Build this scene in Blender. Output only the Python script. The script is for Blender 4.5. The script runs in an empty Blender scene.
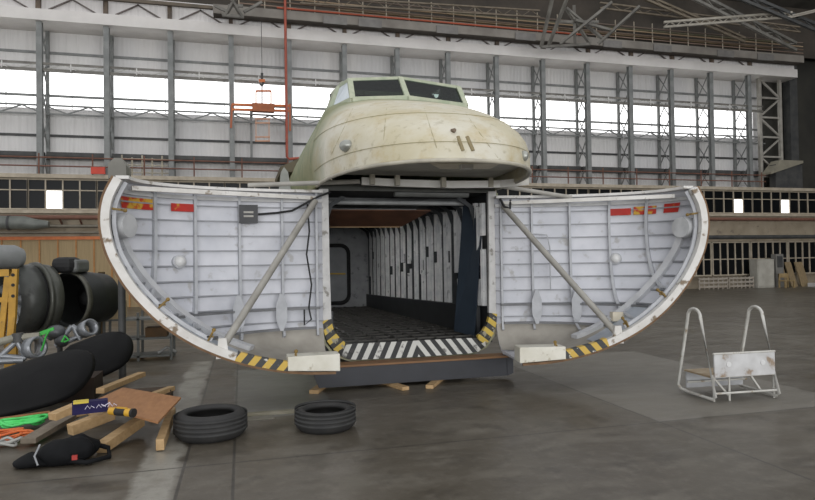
import bpy, math, random
from mathutils import Vector as V, Matrix
R = random.Random(7)
SC = bpy.context.scene; COL = SC.collection
# ------------------------------------------------------------------ camera, world, exposure
FPX, YAW, PITCH, ROLL, CAMH = 620.0, .2615, .0163, -.0153, 1.65
z_ = V((0, 0, 1)); fw0 = V((math.sin(YAW), math.cos(YAW), 0)); rt0 = V((math.cos(YAW), -math.sin(YAW), 0))
FW = fw0*math.cos(PITCH)+z_*math.sin(PITCH); up0 = z_*math.cos(PITCH)-fw0*math.sin(PITCH)
RT = rt0*math.cos(ROLL)+up0*math.sin(ROLL); UP = up0*math.cos(ROLL)-rt0*math.sin(ROLL)
cam = bpy.data.cameras.new('camera'); camo = bpy.data.objects.new('camera', cam); COL.objects.link(camo)
cam.sensor_width = 36; cam.lens = 36*FPX/815; cam.clip_end = 200; cam.clip_start = .05
camo.matrix_world = Matrix(((RT.x, UP.x, -FW.x, 0), (RT.y, UP.y, -FW.y, 0), (RT.z, UP.z, -FW.z, CAMH), (0, 0, 0, 1)))
SC.camera = camo
SC.view_settings.view_transform = 'Standard'; SC.view_settings.look = 'None'
SC.view_settings.gamma = 1; SC.view_settings.use_curve_mapping = False
SC.view_settings.exposure = 0.0
w = bpy.data.worlds.new('daylight'); SC.world = w; w.use_nodes = True
bg = w.node_tree.nodes['Background']; bg.inputs[0].default_value = (.97, .98, 1, 1); bg.inputs[1].default_value = .95
GLAZE = 2.0            # light coming through the glazed band in the back wall
def area(name, loc, target, sx, sy, power, col=(1, 1, 1)):
    l = bpy.data.lights.new(name, 'AREA'); l.shape = 'RECTANGLE'; l.size = sx; l.size_y = sy; l.energy = power; l.color = col
    o = bpy.data.objects.new(name, l); COL.objects.link(o); o.location = loc
    o.rotation_euler = (V(target)-V(loc)).to_track_quat('-Z', 'Y').to_euler(); return o

area('added_front_light', (2, -30, 4), (2, 10, 3.5), 50, 8, 7600)     # area light added behind the camera to brighten the front; open doors only assumed

def at(px, py, Y):     # point of the plane Y = const seen at a photo position
    d = RT*((px-407.5)/FPX)+UP*((250-py)/FPX)+FW
    return V((0, 0, CAMH))+d*(Y/d.y)
def gnd(px, py, zz=0.0):
    d = RT*((px-407.5)/FPX)+UP*((250-py)/FPX)+FW
    return V((0, 0, CAMH))+d*((zz-CAMH)/d.z)

# ------------------------------------------------------------------ materials
def lin(h):
    h = h.lstrip('#'); c = [int(h[i:i+2], 16)/255 for i in (0, 2, 4)]
    return tuple((x/12.92 if x <= .04045 else ((x+.055)/1.055)**2.4) for x in c)+(1,)
MATS = {}
def base(name):
    m = bpy.data.materials.new(name); m.use_nodes = True; nt = m.node_tree
    return m, nt, nt.nodes['Principled BSDF']
def nd(nt, t, **k):
    n = nt.nodes.new(t)
    for a, b in k.items(): setattr(n, a, b)
    return n
def math_n(nt, op, a, b=None):
    n = nd(nt, 'ShaderNodeMath', operation=op)
    for i, x in enumerate((a, b)):
        if x is None: continue
        if isinstance(x, (int, float)): n.inputs[i].default_value = x
        else: nt.links.new(x, n.inputs[i])
    return n.outputs[0]
def noise(nt, scale, detail=4, vec=None, rough=.55):
    n = nd(nt, 'ShaderNodeTexNoise'); n.inputs['Scale'].default_value = scale; n.inputs['Detail'].default_value = detail
    n.inputs['Roughness'].default_value = rough
    if vec is None:
        tc = nd(nt, 'ShaderNodeTexCoord'); vec = tc.outputs['Object']
    nt.links.new(vec, n.inputs['Vector']); return n.outputs['Fac']
def scaled(nt, s):
    tc = nd(nt, 'ShaderNodeTexCoord'); mp = nd(nt, 'ShaderNodeMapping'); mp.inputs['Scale'].default_value = s
    nt.links.new(tc.outputs['Object'], mp.inputs['Vector']); return mp.outputs[0]
def ramp(nt, fac, a, b):
    n = nd(nt, 'ShaderNodeMapRange'); n.inputs[1].default_value = a; n.inputs[2].default_value = b
    nt.links.new(fac, n.inputs[0]); return n.outputs[0]
def mix(nt, fac, a, b):
    n = nd(nt, 'ShaderNodeMix', data_type='RGBA')
    for i, x in ((0, fac), (6, a), (7, b)):
        if isinstance(x, (int, float, tuple)): n.inputs[i].default_value = x
        else: nt.links.new(x, n.inputs[i])
    return n.outputs[2]
def bump(nt, b, h, s, d=.02):
    n = nd(nt, 'ShaderNodeBump'); n.inputs['Strength'].default_value = s; n.inputs['Distance'].default_value = d
    nt.links.new(h, n.inputs['Height']); nt.links.new(n.outputs[0], b.inputs['Normal'])
def M(name, c1, c2=None, scale=4, rough=.6, metal=0, lo=.35, hi=.65, stretch=None, bmp=0, c3=None, s3=20):
    if name in MATS: return MATS[name]
    m, nt, b = base(name); b.inputs['Roughness'].default_value = rough; b.inputs['Metallic'].default_value = metal
    if c2:
        vec = scaled(nt, stretch) if stretch else None
        f = noise(nt, scale, 5, vec); out = mix(nt, ramp(nt, f, lo, hi), lin(c1), lin(c2))
        if c3: out = mix(nt, ramp(nt, noise(nt, s3, 6, vec), .60, .68), out, lin(c3))
        nt.links.new(out, b.inputs['Base Color'])
        if bmp: bump(nt, b, f, bmp)
    else: b.inputs['Base Color'].default_value = lin(c1)
    MATS[name] = m; return m
def stripes(name, c1, c2, direction, period, wear=.0, wc='#c9c5bb', duty=.5):
    m, nt, b = base(name); b.inputs['Roughness'].default_value = .6
    tc = nd(nt, 'ShaderNodeTexCoord'); dp = nd(nt, 'ShaderNodeVectorMath', operation='DOT_PRODUCT')
    nt.links.new(tc.outputs['Object'], dp.inputs[0]); dp.inputs[1].default_value = direction
    fr = math_n(nt, 'FRACT', math_n(nt, 'ADD', math_n(nt, 'DIVIDE', dp.outputs['Value'], period), 100.0))
    s = math_n(nt, 'GREATER_THAN', fr, duty); out = mix(nt, s, lin(c1), lin(c2))
    if wear: out = mix(nt, ramp(nt, noise(nt, 14, 6), 1-wear, 1-wear+.06), out, lin(wc))
    nt.links.new(out, b.inputs['Base Color']); MATS[name] = m; return m
def emis(name, col, s):
    m, nt, b = base(name); b.inputs['Base Color'].default_value = (.6, .6, .6, 1)
    b.inputs['Emission Color'].default_value = col; b.inputs['Emission Strength'].default_value = s; MATS[name] = m; return m
def glass(name, tint, gl=.12):
    m = bpy.data.materials.new(name); m.use_nodes = True; nt = m.node_tree; nt.nodes.clear()
    o = nd(nt, 'ShaderNodeOutputMaterial'); mx = nd(nt, 'ShaderNodeMixShader'); t = nd(nt, 'ShaderNodeBsdfTransparent'); g = nd(nt, 'ShaderNodeBsdfGlossy')
    t.inputs[0].default_value = tint; g.inputs['Roughness'].default_value = .06; mx.inputs[0].default_value = gl
    nt.links.new(t.outputs[0], mx.inputs[1]); nt.links.new(g.outputs[0], mx.inputs[2]); nt.links.new(mx.outputs[0], o.inputs[0]); MATS[name] = m; return m
def wood(name, c1, c2, s=(2, 2, 12)):
    return M(name, c1, c2, 3, .7, 0, .3, .7, s)

# ------------------------------------------------------------------ mesh building
class MB:
    def __init__(s): s.v = []; s.f = []; s.sm = []
    def add(s, vs, fs, smooth=False):
        n = len(s.v); s.v += [tuple(p) for p in vs]
        for f in fs: s.f.append([i+n for i in f]); s.sm.append(smooth)
        return s
    def box(s, x0, x1, y0, y1, z0, z1):
        vs = [(x, y, z) for x in (x0, x1) for y in (y0, y1) for z in (z0, z1)]
        return s.add(vs, [(0, 1, 3, 2), (4, 6, 7, 5), (0, 4, 5, 1), (2, 3, 7, 6), (0, 2, 6, 4), (1, 5, 7, 3)])
    def obox(s, c, ex, ey, ez):       # oriented box: centre and three half-vectors
        c, ex, ey, ez = V(c), V(ex), V(ey), V(ez)
        vs = [c+a*ex+b*ey+d*ez for a in (-1, 1) for b in (-1, 1) for d in (-1, 1)]
        return s.add(vs, [(0, 1, 3, 2), (4, 6, 7, 5), (0, 4, 5, 1), (2, 3, 7, 6), (0, 2, 6, 4), (1, 5, 7, 3)])
    def beam(s, p, q, w, h=None, up=(0, 0, 1)):
        p, q = V(p), V(q); d = (q-p); L = d.length; d.normalize(); up = V(up)
        if abs(d.dot(up)) > .98: up = V((0, 1, 0))
        sd = d.cross(up).normalized(); u = sd.cross(d).normalized()
        return s.obox((p+q)/2, d*L/2, sd*w/2, u*(h or w)/2)
    def tube(s, pts, r, n=8, closed=False):
        pts = [V(p) for p in pts]; N = len(pts); rings = []; u = None
        for i, p in enumerate(pts):
            a = pts[i-1] if (i or closed) else p; b = pts[(i+1) % N] if (i < N-1 or closed) else p
            t = (b-a).normalized()
            if u is None: u = t.cross(V((0, 0, 1)) if abs(t.z) < .9 else V((1, 0, 0))).normalized()
            u = (u-t*u.dot(t)).normalized(); w = t.cross(u); rr = r[i] if isinstance(r, (list, tuple)) else r
            rings.append([p+(u*math.cos(2*math.pi*k/n)+w*math.sin(2*math.pi*k/n))*rr for k in range(n)])
        vs = [q for g in rings for q in g]; fs = []
        for i in range(N if closed else N-1):
            j = (i+1) % N
            for k in range(n): fs.append((i*n+k, i*n+(k+1) % n, j*n+(k+1) % n, j*n+k))
        s.add(vs, fs, True)
        if not closed: s.add(rings[0], [tuple(range(n))[::-1]]); s.add(rings[-1], [tuple(range(n))])
        return s
    def cyl(s, p, q, r0, r1=None, n=20): return s.tube([p, q], [r0, r0 if r1 is None else r1], n)
    def lathe(s, o, ax, prof, n=32, closed=True):   # prof: (along, radius) closed loop
        o, ax = V(o), V(ax).normalized(); u = ax.cross(V((0, 0, 1)) if abs(ax.z) < .9 else V((1, 0, 0))).normalized(); w = ax.cross(u)
        vs = []; m = len(prof)
        for k in range(n):
            a = 2*math.pi*k/n; e = u*math.cos(a)+w*math.sin(a)
            vs += [o+ax*t+e*r for t, r in prof]
        fs = []
        for k in range(n):
            k2 = (k+1) % n
            for i in range(m if closed else m-1):
                j = (i+1) % m; fs.append((k*m+i, k*m+j, k2*m+j, k2*m+i))
        return s.add(vs, fs, True)
    def prism(s, poly, vec):
        poly = [V(p) for p in poly]; vec = V(vec); n = len(poly)
        fs = [tuple(range(n))[::-1], tuple(range(n, 2*n))]+[(i, (i+1) % n, n+(i+1) % n, n+i) for i in range(n)]
        return s.add(poly+[p+vec for p in poly], fs)
    def grid(s, rows, smooth=True):
        m = len(rows[0]); vs = [p for r in rows for p in r]
        fs = [(i*m+j, i*m+j+1, (i+1)*m+j+1, (i+1)*m+j) for i in range(len(rows)-1) for j in range(m-1)]
        return s.add(vs, fs, smooth)
    def strip(s, A, B, vec=None, th=None):      # ribbon between two polylines, thickened along vec (vector or list)
        n = len(A)
        if vec is None: return s.grid([A, B])
        vecs = vec if isinstance(vec, list) else [V(vec)]*n
        A2 = [V(a)+v for a, v in zip(A, vecs)]; B2 = [V(b)+v for b, v in zip(B, vecs)]
        loop = [A, B, B2, A2, A]; s.grid(loop, False)
        s.add([A[0], B[0], B2[0], A2[0]], [(3, 2, 1, 0)]); return s.add([A[-1], B[-1], B2[-1], A2[-1]], [(0, 1, 2, 3)])
    def ball(s, c, rx, ry=None, rz=None, n=16, m=10):
        ry = ry or rx; rz = rz or rx; c = V(c)
        return s.grid([[c+V((rx*math.sin(math.pi*i/m)*math.cos(2*math.pi*k/n), ry*math.sin(math.pi*i/m)*math.sin(2*math.pi*k/n), rz*math.cos(math.pi*i/m))) for k in range(n+1)] for i in range(m+1)])
    def build(s, name, mat, parent=None, solid=0, bevel=0):
        me = bpy.data.meshes.new(name); org = V((0, 0, 0)); p = parent
        while p is not None: org += p.location; p = p.parent
        me.from_pydata([tuple(V(q)-org) for q in s.v], [], s.f); me.polygons.foreach_set('use_smooth', s.sm)
        me.materials.append(mat); me.update()
        o = bpy.data.objects.new(name, me); COL.objects.link(o)
        if parent is not None: o.parent = parent
        if solid:
            md = o.modifiers.new('thickness', 'SOLIDIFY'); md.thickness = abs(solid); md.offset = 1 if solid > 0 else -1
        if bevel:
            md = o.modifiers.new('bevel', 'BEVEL'); md.width = bevel; md.segments = 2; md.limit_method = 'ANGLE'
        return o
def tag(o, label=None, cat=None, group=None, kind=None):
    if label: o['label'] = label
    if cat: o['category'] = cat
    if group: o['group'] = group
    if kind: o['kind'] = kind
    return o
def thing(name, loc, label, cat, group=None):
    o = bpy.data.objects.new(name, None); o.empty_display_size = .2; COL.objects.link(o); o.location = loc
    return tag(o, label, cat, group)
def struct(name, mb, mat, parent=None, label=None, **k):
    o = mb.build(name, mat, parent, **k)
    if parent is None: o['kind'] = 'structure'; tag(o, label, 'wall' if 'wall' in name else name.split('_')[0])
    return o
def copy_tree(o, parent=None):
    c = o.copy(); COL.objects.link(c); c.parent = parent
    for ch in list(o.children): copy_tree(ch, c)
    return c
def bx(*a): return MB().box(*a)
ORD = ['first', 'second', 'third', 'fourth', 'fifth', 'sixth', 'seventh', 'eighth', 'ninth', 'tenth', 'eleventh', 'twelfth', 'thirteenth', 'fourteenth', 'fifteenth', 'sixteenth', 'seventeenth', 'eighteenth', 'nineteenth', 'twentieth', 'twenty-first']

# ------------------------------------------------------------------ palette
steel = M('grey_steel', '#868886', '#727473', 3, .55)
dsteel = M('dark_steel', '#4a4a48', '#38393a', 3, .6)
trussm = M('truss_steel', '#7a7770', '#5d5a54', 2, .6)
white = M('white_paint', '#d4d2cf', '#c2c0bd', 6, .5, c3='#9a948a', s3=9)
rustred = M('rust_red_paint', '#664538', '#7a5546', 5, .7)
orange = M('orange_paint', '#c9743f', '#b5602f', 5, .6)
cream = M('cream_frame', '#b3a896', '#9f9482', 4, .7)
black = M('black_rubber', '#1b1b1c', '#242425', 8, .75)

# ------------------------------------------------------------------ SETTING
def floor_mat():
    m, nt, b = base('concrete_floor')
    tc = nd(nt, 'ShaderNodeTexCoord'); P = tc.outputs['Object']; sx = nd(nt, 'ShaderNodeSeparateXYZ'); nt.links.new(P, sx.inputs[0]); X, Y = sx.outputs[0], sx.outputs[1]
    n1 = noise(nt, .35, 6, P, .6); n2 = noise(nt, 2.2, 6, P, .65); n3 = noise(nt, 9, 5, P, .7)
    st = scaled(nt, (.8, 1.8, 1)); n4 = noise(nt, 1.4, 5, st, .6)
    c = mix(nt, ramp(nt, n1, .35, .65), lin('#4c463c'), lin('#5d574d'))
    c = mix(nt, ramp(nt, n4, .5, .72), c, lin('#6b665c'))
    c = mix(nt, math_n(nt, 'MULTIPLY', ramp(nt, n2, .52, .68), .75), c, lin('#3b362e'))
    wob = math_n(nt, 'MULTIPLY', math_n(nt, 'SUBTRACT', n2, .5), .25)
    def band(v, a, b_, soft=.03):
        v = math_n(nt, 'ADD', v, wob)
        return math_n(nt, 'MULTIPLY', ramp(nt, v, a-soft, a+soft), math_n(nt, 'SUBTRACT', 1.0, ramp(nt, v, b_-soft, b_+soft)))
    # pale worn concrete strip that runs in from the doors, and pale slab on the right
    s1 = math_n(nt, 'MULTIPLY', band(X, -.82, -.5), band(Y, 1.0, 11.0)); c = mix(nt, math_n(nt, 'MULTIPLY', s1, ramp(nt, n2, .25, .55)), c, lin('#918e85'))
    s2 = math_n(nt, 'MULTIPLY', band(X, 4.0, 6.6, .02), band(Y, 5.35, 9.5, .02)); c = mix(nt, math_n(nt, 'MULTIPLY', s2, .5), c, lin('#848078'))
    s3 = math_n(nt, 'MULTIPLY', band(X, -.1, 1.0, .02), band(Y, 6.8, 9.9, .02)); c = mix(nt, math_n(nt, 'MULTIPLY', s3, .45), c, lin('#8a8d88'))
    c = mix(nt, math_n(nt, 'MULTIPLY', ramp(nt, noise(nt, 5, 8, P, .75), .63, .7), .7), c, lin('#37332e'))
    c = mix(nt, math_n(nt, 'MULTIPLY', ramp(nt, n3, .5, .72), .35), c, lin('#7a756b'))
    c = mix(nt, math_n(nt, 'MULTIPLY', ramp(nt, noise(nt, 28, 4, P, .8), .58, .72), .45), c, lin('#342f28'))
    # slab joints
    def joint(v, x, wd=.012): return math_n(nt, 'LESS_THAN', math_n(nt, 'ABSOLUTE', math_n(nt, 'SUBTRACT', v, x)), wd)
    j = joint(X, 4.0)
    for a in (joint(X, -.47), joint(Y, 5.35), joint(Y, 12.5), joint(X, 9.0), joint(X, -.08)): j = math_n(nt, 'MAXIMUM', j, a)
    c = mix(nt, math_n(nt, 'MULTIPLY', j, .7), c, lin('#2f2c28'))
    nt.links.new(c, b.inputs['Base Color'])
    r = ramp(nt, n1, .3, .7); rr = nd(nt, 'ShaderNodeMapRange'); rr.inputs[3].default_value = .28; rr.inputs[4].default_value = .5; nt.links.new(n4, rr.inputs[0])
    rr.inputs[1].default_value = .3; rr.inputs[2].default_value = .7; nt.links.new(rr.outputs[0], b.inputs['Roughness'])
    bump(nt, b, n3, .15, .01); return m
struct('floor', bx(-40, 45, -20, 30, -.3, 0), floor_mat(), label='worn brown-grey concrete hangar floor')

def corrug(name, c1, c2, period=.09):
    m, nt, b = base(name); tc = nd(nt, 'ShaderNodeTexCoord'); sx = nd(nt, 'ShaderNodeSeparateXYZ'); nt.links.new(tc.outputs['Object'], sx.inputs[0])
    s = math_n(nt, 'SINE', math_n(nt, 'MULTIPLY', sx.outputs[0], 2*math.pi/(period*2)))
    pan = noise(nt, .5, 2, scaled(nt, (1, 1, .2))); st = noise(nt, 3, 4, scaled(nt, (3, 1, .15)))
    c = mix(nt, ramp(nt, pan, .4, .6), lin(c1), lin(c2)); c = mix(nt, math_n(nt, 'MULTIPLY', ramp(nt, st, .5, .75), .35), c, lin('#b1afac'))
    nt.links.new(c, b.inputs['Base Color']); b.inputs['Roughness'].default_value = .6; bump(nt, b, s, .3, .02); return m
clad = corrug('corrugated_cladding', '#d9d7d5', '#cccbcb')
YW, YC, YA = 27.6, 26.5, 26.0     # cladding, inner column chords, front of the low building
G0, G1 = 7.95, 9.45
XL, XR = -16.0, 31.0
wb = struct('wall_back', MB().box(XL, XR, YW, YW+.15, 0, G0).box(XL, XR, YW, YW+.15, G1, 12).box(26.95, XR, YW, YW+.15, G0, G1), clad, label='pale corrugated back wall of the hangar')
struct('wall_upper', bx(XL, XR, YC+.1, YC+.2, 12.25, 16), M('dark_roof_end', '#4b443c', '#38332d', .8, .8), label='dark brown roof void above the eaves strip')
wn = struct('window_1', bx(XL, 26.95, YW+.04, YW+.08, G0, G1), emis('daylight_glazing', (1, 1, 1, 1), GLAZE), label='long bright translucent glazing band high in back wall')
fr = MB()
for i in range(36): fr.box(XL+i*1.18-.012, XL+i*1.18+.012, YW, YW+.04, G0, G1)
struct('glazing_bar', fr, M('glazing_bars', '#b9b9b9'), wn)
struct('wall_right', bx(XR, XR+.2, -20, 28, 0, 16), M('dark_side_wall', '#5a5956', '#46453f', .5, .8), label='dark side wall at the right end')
struct('ceiling', MB().add([(XL-20, 24.5, 15.5), (XR+10, 24.5, 15.5), (XR+10, 28, 14.5), (XL-20, 28, 14.5)], [(0, 1, 2, 3)]), M('roof_sheeting', '#4e4a45', '#37342f', .6, .8), label='dark roof sheeting', solid=.1)
beamw = M('beam_white', '#dcd8d4', '#d0ccc8', 1.2, .6)
struct('trim_1', MB().box(XL, 28.6, YC-.25, YW, 11.02, 11.45), beamw, label='white boxed eaves beam over the columns')
struct('trim_2', MB().box(XL, 28.6, YC-.05, YC+.05, 11.45, 12.25), corrug('corrugated_upper', '#e0dcda', '#d4d2d0'), label='white corrugated strip above the eaves beam')
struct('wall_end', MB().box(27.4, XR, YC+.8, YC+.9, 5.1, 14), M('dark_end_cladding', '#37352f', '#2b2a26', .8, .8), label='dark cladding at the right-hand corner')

# low building along the wall: wall with two rows of windows
annex = M('annex_wall', '#9f9380', '#8c806d', 1.5, .8, c3='#7d7263', s3=3)
wa = struct('wall_lower', MB().box(XL, XR, YA+.1, YA+.3, 2.35, 3.7).box(XL, XR, YA+.1, YA+.3, 4.93, 5.08).box(XL, XR, YA+.35, YA+.5, 0, 4.95).box(XL, XR, YA, YW, 5.0, 5.1), annex, label='cream lean-to building front below the gallery')
struct('wall_ledge', MB().box(XL, XR, YA-.08, YA+.1, 3.62, 3.74).box(XL, XR, YA-.06, YA+.1, 4.95, 5.1), cream, wa)
darkpane = M('dark_window_glass', '#0b0d0f', '#121416', 1, .35)
darkpane.node_tree.nodes['Principled BSDF'].inputs['Specular IOR Level'].default_value = .2
lit = emis('bright_room_window', (1, 1, 1, 1), 2.5)
def window(n, x0, x1, z0, z1, cols, trans, label, bright=(), mat=cream, t=.05):
    fr = MB(); Y0, Y1 = YA+.06, YA+.16
    fr.box(x0, x1, Y0, Y1, z0, z0+t).box(x0, x1, Y0, Y1, z1-t, z1)
    for i in range(cols+1):
        x = x0+(x1-x0)*i/cols; fr.box(x-t/2, x+t/2, Y0, Y1, z0+t, z1-t)
    for zt in trans: fr.box(x0, x1, Y0+.01, Y1, zt-t*.4, zt+t*.4)
    o = struct('window_%d' % n, fr, mat, label=label)
    zs = [z0]+list(trans)+[z1]
    for i in range(cols):
        for k in range(len(zs)-1):
            m = lit if (i, k) in bright else darkpane
            MB().box(x0+(x1-x0)*i/cols+t/2, x0+(x1-x0)*(i+1)/cols-t/2, YA+.11, YA+.14, zs[k]+t*.4, zs[k+1]-t*.4).build('pane', m, o)
n = 2; S = 2.36
xs0 = at(45.4, 200, YA+.06).x-.59*13; LITX = [at(p, 205, YA+.1).x for p in (53, 739, 781)]
for i in range(19):
    x0 = xs0+S*i; br = tuple((k, 0) for k in range(4) if any(x0+k*.59 < q < x0+k*.59+.59 for q in LITX))
    window(n, x0+.005, x0+S-.005, 3.76, 4.93, 4, (4.5,), ORD[i]+' dark four-pane window of the upper row from the left', br); n += 1
for i in range(8):
    x0 = xs0+S*(11+i)-.2
    window(n, x0+.05, x0+S-.05, .62, 2.33, 5, (1.45,), ORD[i]+' tall dark window of the ground floor row from the left', (), cream, .06); n += 1
boards = M('tan_boards', '#a48f6c', '#93805f', 4, .8, 0, .3, .7, (6, 1, .3))
tb = MB()
for i in range(13): tb.box(XL+5+i*.62, XL+5.59+i*.62, YA-.06, YA+.02, 0, 2.62)
struct('wall_boards', tb, boards, label='tan boarded ground-floor wall at the left')
struct('trim_3', bx(XL+5, -2.5, YA-.12, YA+.02, 2.62, 2.74), orange, label='orange rail along top of the tan boards')
for i in range(13): pass
bt = MB()
for i in range(14): bt.box(XL+4.96+i*.62, XL+5.01+i*.62, YA-.09, YA-.05, 0, 2.62)
struct('trim_4', bt, M('orange_batten', '#b27f4a', '#9c6c3c', 5, .7), label='orange battens between the tan boards')

# ------------------------------------------------------------------ HALL STEELWORK (things)
def lattice(mb, a, b, off, n, w=.05, x=True):     # lacing between chord a..b and the parallel chord shifted by off
    a, b, off = V(a), V(b), V(off)
    for i in range(n):
        p, q = a.lerp(b, i/n), a.lerp(b, (i+1)/n)
        if x or i % 2 == 0: mb.beam(p, q+off, w, w*.6)
        if x or i % 2 == 1: mb.beam(p+off, q, w, w*.6)
    return mb
col0 = thing('lattice_column', (0, YC, 0), 'x', 'column', 'lattice columns along the back wall')
MB().box(-.1, .1, YC-.11, YC-.08, 5.1, 11.02).box(-.1, .1, YC+.08, YC+.11, 5.1, 11.02).box(-.025, .025, YC-.08, YC+.08, 5.1, 11.02).build('inner_chord', steel, col0)
MB().box(-.06, .06, YW-.16, YW-.05, 5.1, 11.02).build('outer_chord', steel, col0)
lattice(MB(), (0, YC+.1, 5.1), (0, YC+.1, 11.0), (0, YW-YC-.2, 0), 5, .045).build('lacing', steel, col0)
for i in range(16):
    x = -7.41+(i-1)*S if i else -7.41-S
    o = col0 if i == 0 else copy_tree(col0); o.location = (x, YC, 0)
    o['label'] = ('grey lattice column just beyond the left frame edge' if i == 0 else ORD[i-1]+' grey steel lattice column from the left on back wall')
COLX = [-7.41+(i-1)*S for i in range(16)]
# crane girder below the glazing head, purlins, lower lattice girder
def bays(gap, end):
    xs = [XL]+COLX+[end]; return [(p+(gap if p > XL else 0), q-(gap if q < end else 0)) for p, q in zip(xs, xs[1:]) if q-p > .3]
g = thing('crane_girder', (9, YC, 9.1), 'long grey lattice girder across the top of the bright glazing', 'girder')
pl = M('pale_lacing', '#b0aea8')
for x0, x1 in bays(.115, 26.5):
    MB().box(x0, x1, YC-.04, YC+.06, 9.38, 9.46).build('upper_chord', trussm, g); MB().box(x0, x1, YC-.06, YC+.07, 9.12, 9.22).build('lower_chord', trussm, g)
    n_ = max(1, round((x1-x0)/.75)); lattice(MB(), (x0, YC, 9.18), (x1, YC, 9.18), (0, 0, .22), n_, .045, False).build('lacing', pl, g)
for i in range(15):
    MB().beam((COLX[i]+1.1, YC-.09, 9.42), (COLX[i]+1.1, YC-.09, 9.15), .04).beam((COLX[i]+1.1, YC-.09, 9.3), (COLX[i]+1.28, YC-.09, 9.2), .035).build('bracket', white, g)
for zz, lab, mt in ((10.18, 'thin grey wall rail above the glazing', steel), (8.45, 'thin grey rail across middle of the bright glazing', steel), (6.85, 'thin grey rail halfway down the lower cladding', dsteel)):
    o = MB().box(XL, 27.3, YW-.045, YW-.005, zz-.05, zz+.05).build('wall_rail', mt); tag(o, lab, 'rail')
g = thing('lattice_girder', (9, YW, 7.8), 'slim zigzag girder along the bottom of the bright glazing', 'girder')
for x0, x1 in bays(.045, 27.2):
    MB().box(x0, x1, YC+.55, YC+.63, 7.92, 7.98).build('upper_chord', steel, g); MB().box(x0, x1, YC+.55, YC+.63, 7.58, 7.64).build('lower_chord', steel, g)
    n_ = max(1, round((x1-x0)/.8)); lm = MB()
    for i in range(n_): lm.beam((x0+(x1-x0)*i/n_, YC+.59, 7.63 if i % 2 else 7.93), (x0+(x1-x0)*(i+1)/n_, YC+.59, 7.93 if i % 2 else 7.63), .05)
    lm.build('lacing', steel, g)
g = thing('service_duct', (9, YW-.4, 5.98), 'dark horizontal duct low on the cladding above the gallery', 'duct')
for x0, x1 in bays(.045, 27.3): MB().prism([(x0, YW-.5, 5.98), (x0, YW-.45, 5.84), (x0, YW-.36, 5.84), (x0, YW-.3, 5.98), (x0, YW-.3, 6.12), (x0, YW-.5, 6.12)], (x1-x0, 0, 0)).build('duct_run', dsteel, g)
# zigzag braces and stubs above the eaves beam
z = thing('eaves_bracing', (9, YC-.3, 11.45), 'dark zigzag bracing on the white strip above eaves beam', 'bracing')
bm1, bm3 = M('brown_steel', '#6d6460', '#5b5450', 4, .7), M('brown_steel2', '#514840', '#6a5c4e', 4, .7)
for i in range(15):
    a, b = COLX[i], COLX[i+1]; mid = (a+b)/2
    MB().beam((a+.35, YC-.15, 11.47), (mid+.03, YC-.15, 11.95), .05).beam((b-.35, YC-.15, 11.47), (mid-.03, YC-.15, 11.95), .05).build('brace', bm1, z)
    MB().box(b-.08, b+.08, YC-.22, YC-.05, 11.46, 12.0).build('stub_post', bm3, z)

# gallery rail on the low building roof
g = thing('gallery_railing', (9, YA, 5.1), 'rust red pipe railing along the roof of the low building', 'railing')
m = MB()
for zz in (5.75, 5.42): m.tube([(XL, YA+.1, zz), (26.2, YA+.1, zz)], .03, 6)
m.build('rail', rustred, g)
for i in range(20):
    MB().cyl((-9.2+i*1.85, YA+.1, 5.1), (-9.2+i*1.85, YA+.1, 5.9), .03, n=6).build('post', rustred, g)
o = MB().tube([(XL, YA-.25, 3.45), (26.8, YA-.25, 3.45), (29.5, YA-.25, 3.45)], .085, 10).build('rust_pipe', rustred); tag(o, 'long rust red pipe under the upper row of windows', 'pipe')
o = MB().tube([(10, YA-.3, 2.55), (30, YA-.3, 2.55)], .1, 10).build('grey_pipe', dsteel); tag(o, 'long dark grey pipe above the ground floor windows', 'pipe')
o = MB().tube([(XL, YA-.2, 3.12), (-2.3, YA-.2, 3.12)], .06, 8).tube([(XL, YA-.2, 2.88), (-2.3, YA-.2, 2.88)], .04, 8).build('pipe_run', M('pipe_grey', '#7b7568', '#6a6458', 4, .6)); tag(o, 'pair of grey pipes above the tan boards', 'pipe')
for i in range(5):
    a = at(60+i*20+(560 if i > 1 else 0), 224, YA-.2)
    pipe_b = MB().beam((a.x, YA+.1, 3.2), (a.x, YA-.25, 3.4), .05).build('pipe_bracket', rustred)
    tag(pipe_b, 'rust bracket under the rust red pipe, %s from the left' % ORD[i], 'bracket')

# catwalk
YK = 25.75; XK = at(213, 8, YK).x; ZK = at(400, 28.5, YK).z
k = thing('catwalk', (9, YK, ZK), 'steel walkway with railings running along the top of the wall', 'walkway')
kf = M('catwalk_fascia', '#8a857d', '#736d66', .9, .7)
MB().box(XK, 28.5, YK, YK+.06, ZK, ZK+.36).build('fascia', kf, k); MB().box(XK, 28.5, YK+.06, YK+.5, ZK-.02, ZK+.04).build('deck', M('catwalk_deck', '#3f3a34', '#57504a', 2, .8), k)
for zz, c, rr in ((.5, '#8a7566', .025), (.68, '#6b5a4c', .04), (.85, '#a08a70', .03), (1.05, '#6f6257', .035)):
    MB().tube([(XK+1, YK+.05, ZK+zz), (28.5, YK+.05, ZK+zz)], rr, 6).build('rail', M('rail_'+c[1:], c, None, 4, .7), k)
MB().tube([(XK+2.5, YK-.03, ZK+.42), (15.5, YK-.03, ZK+.42)], .035, 6).build('orange_pipe', M('orange_red_pipe', '#b5553a', '#a14a33', 4, .6), k)
for i in range(27):
    MB().cyl((XK+1+i*1.02, YK+.05, ZK+.36), (XK+1+i*1.02, YK+.05, ZK+1.3), .028, n=6).build('post', M('post_pale', '#b0a594', '#8f8778', 4, .7), k)
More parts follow.
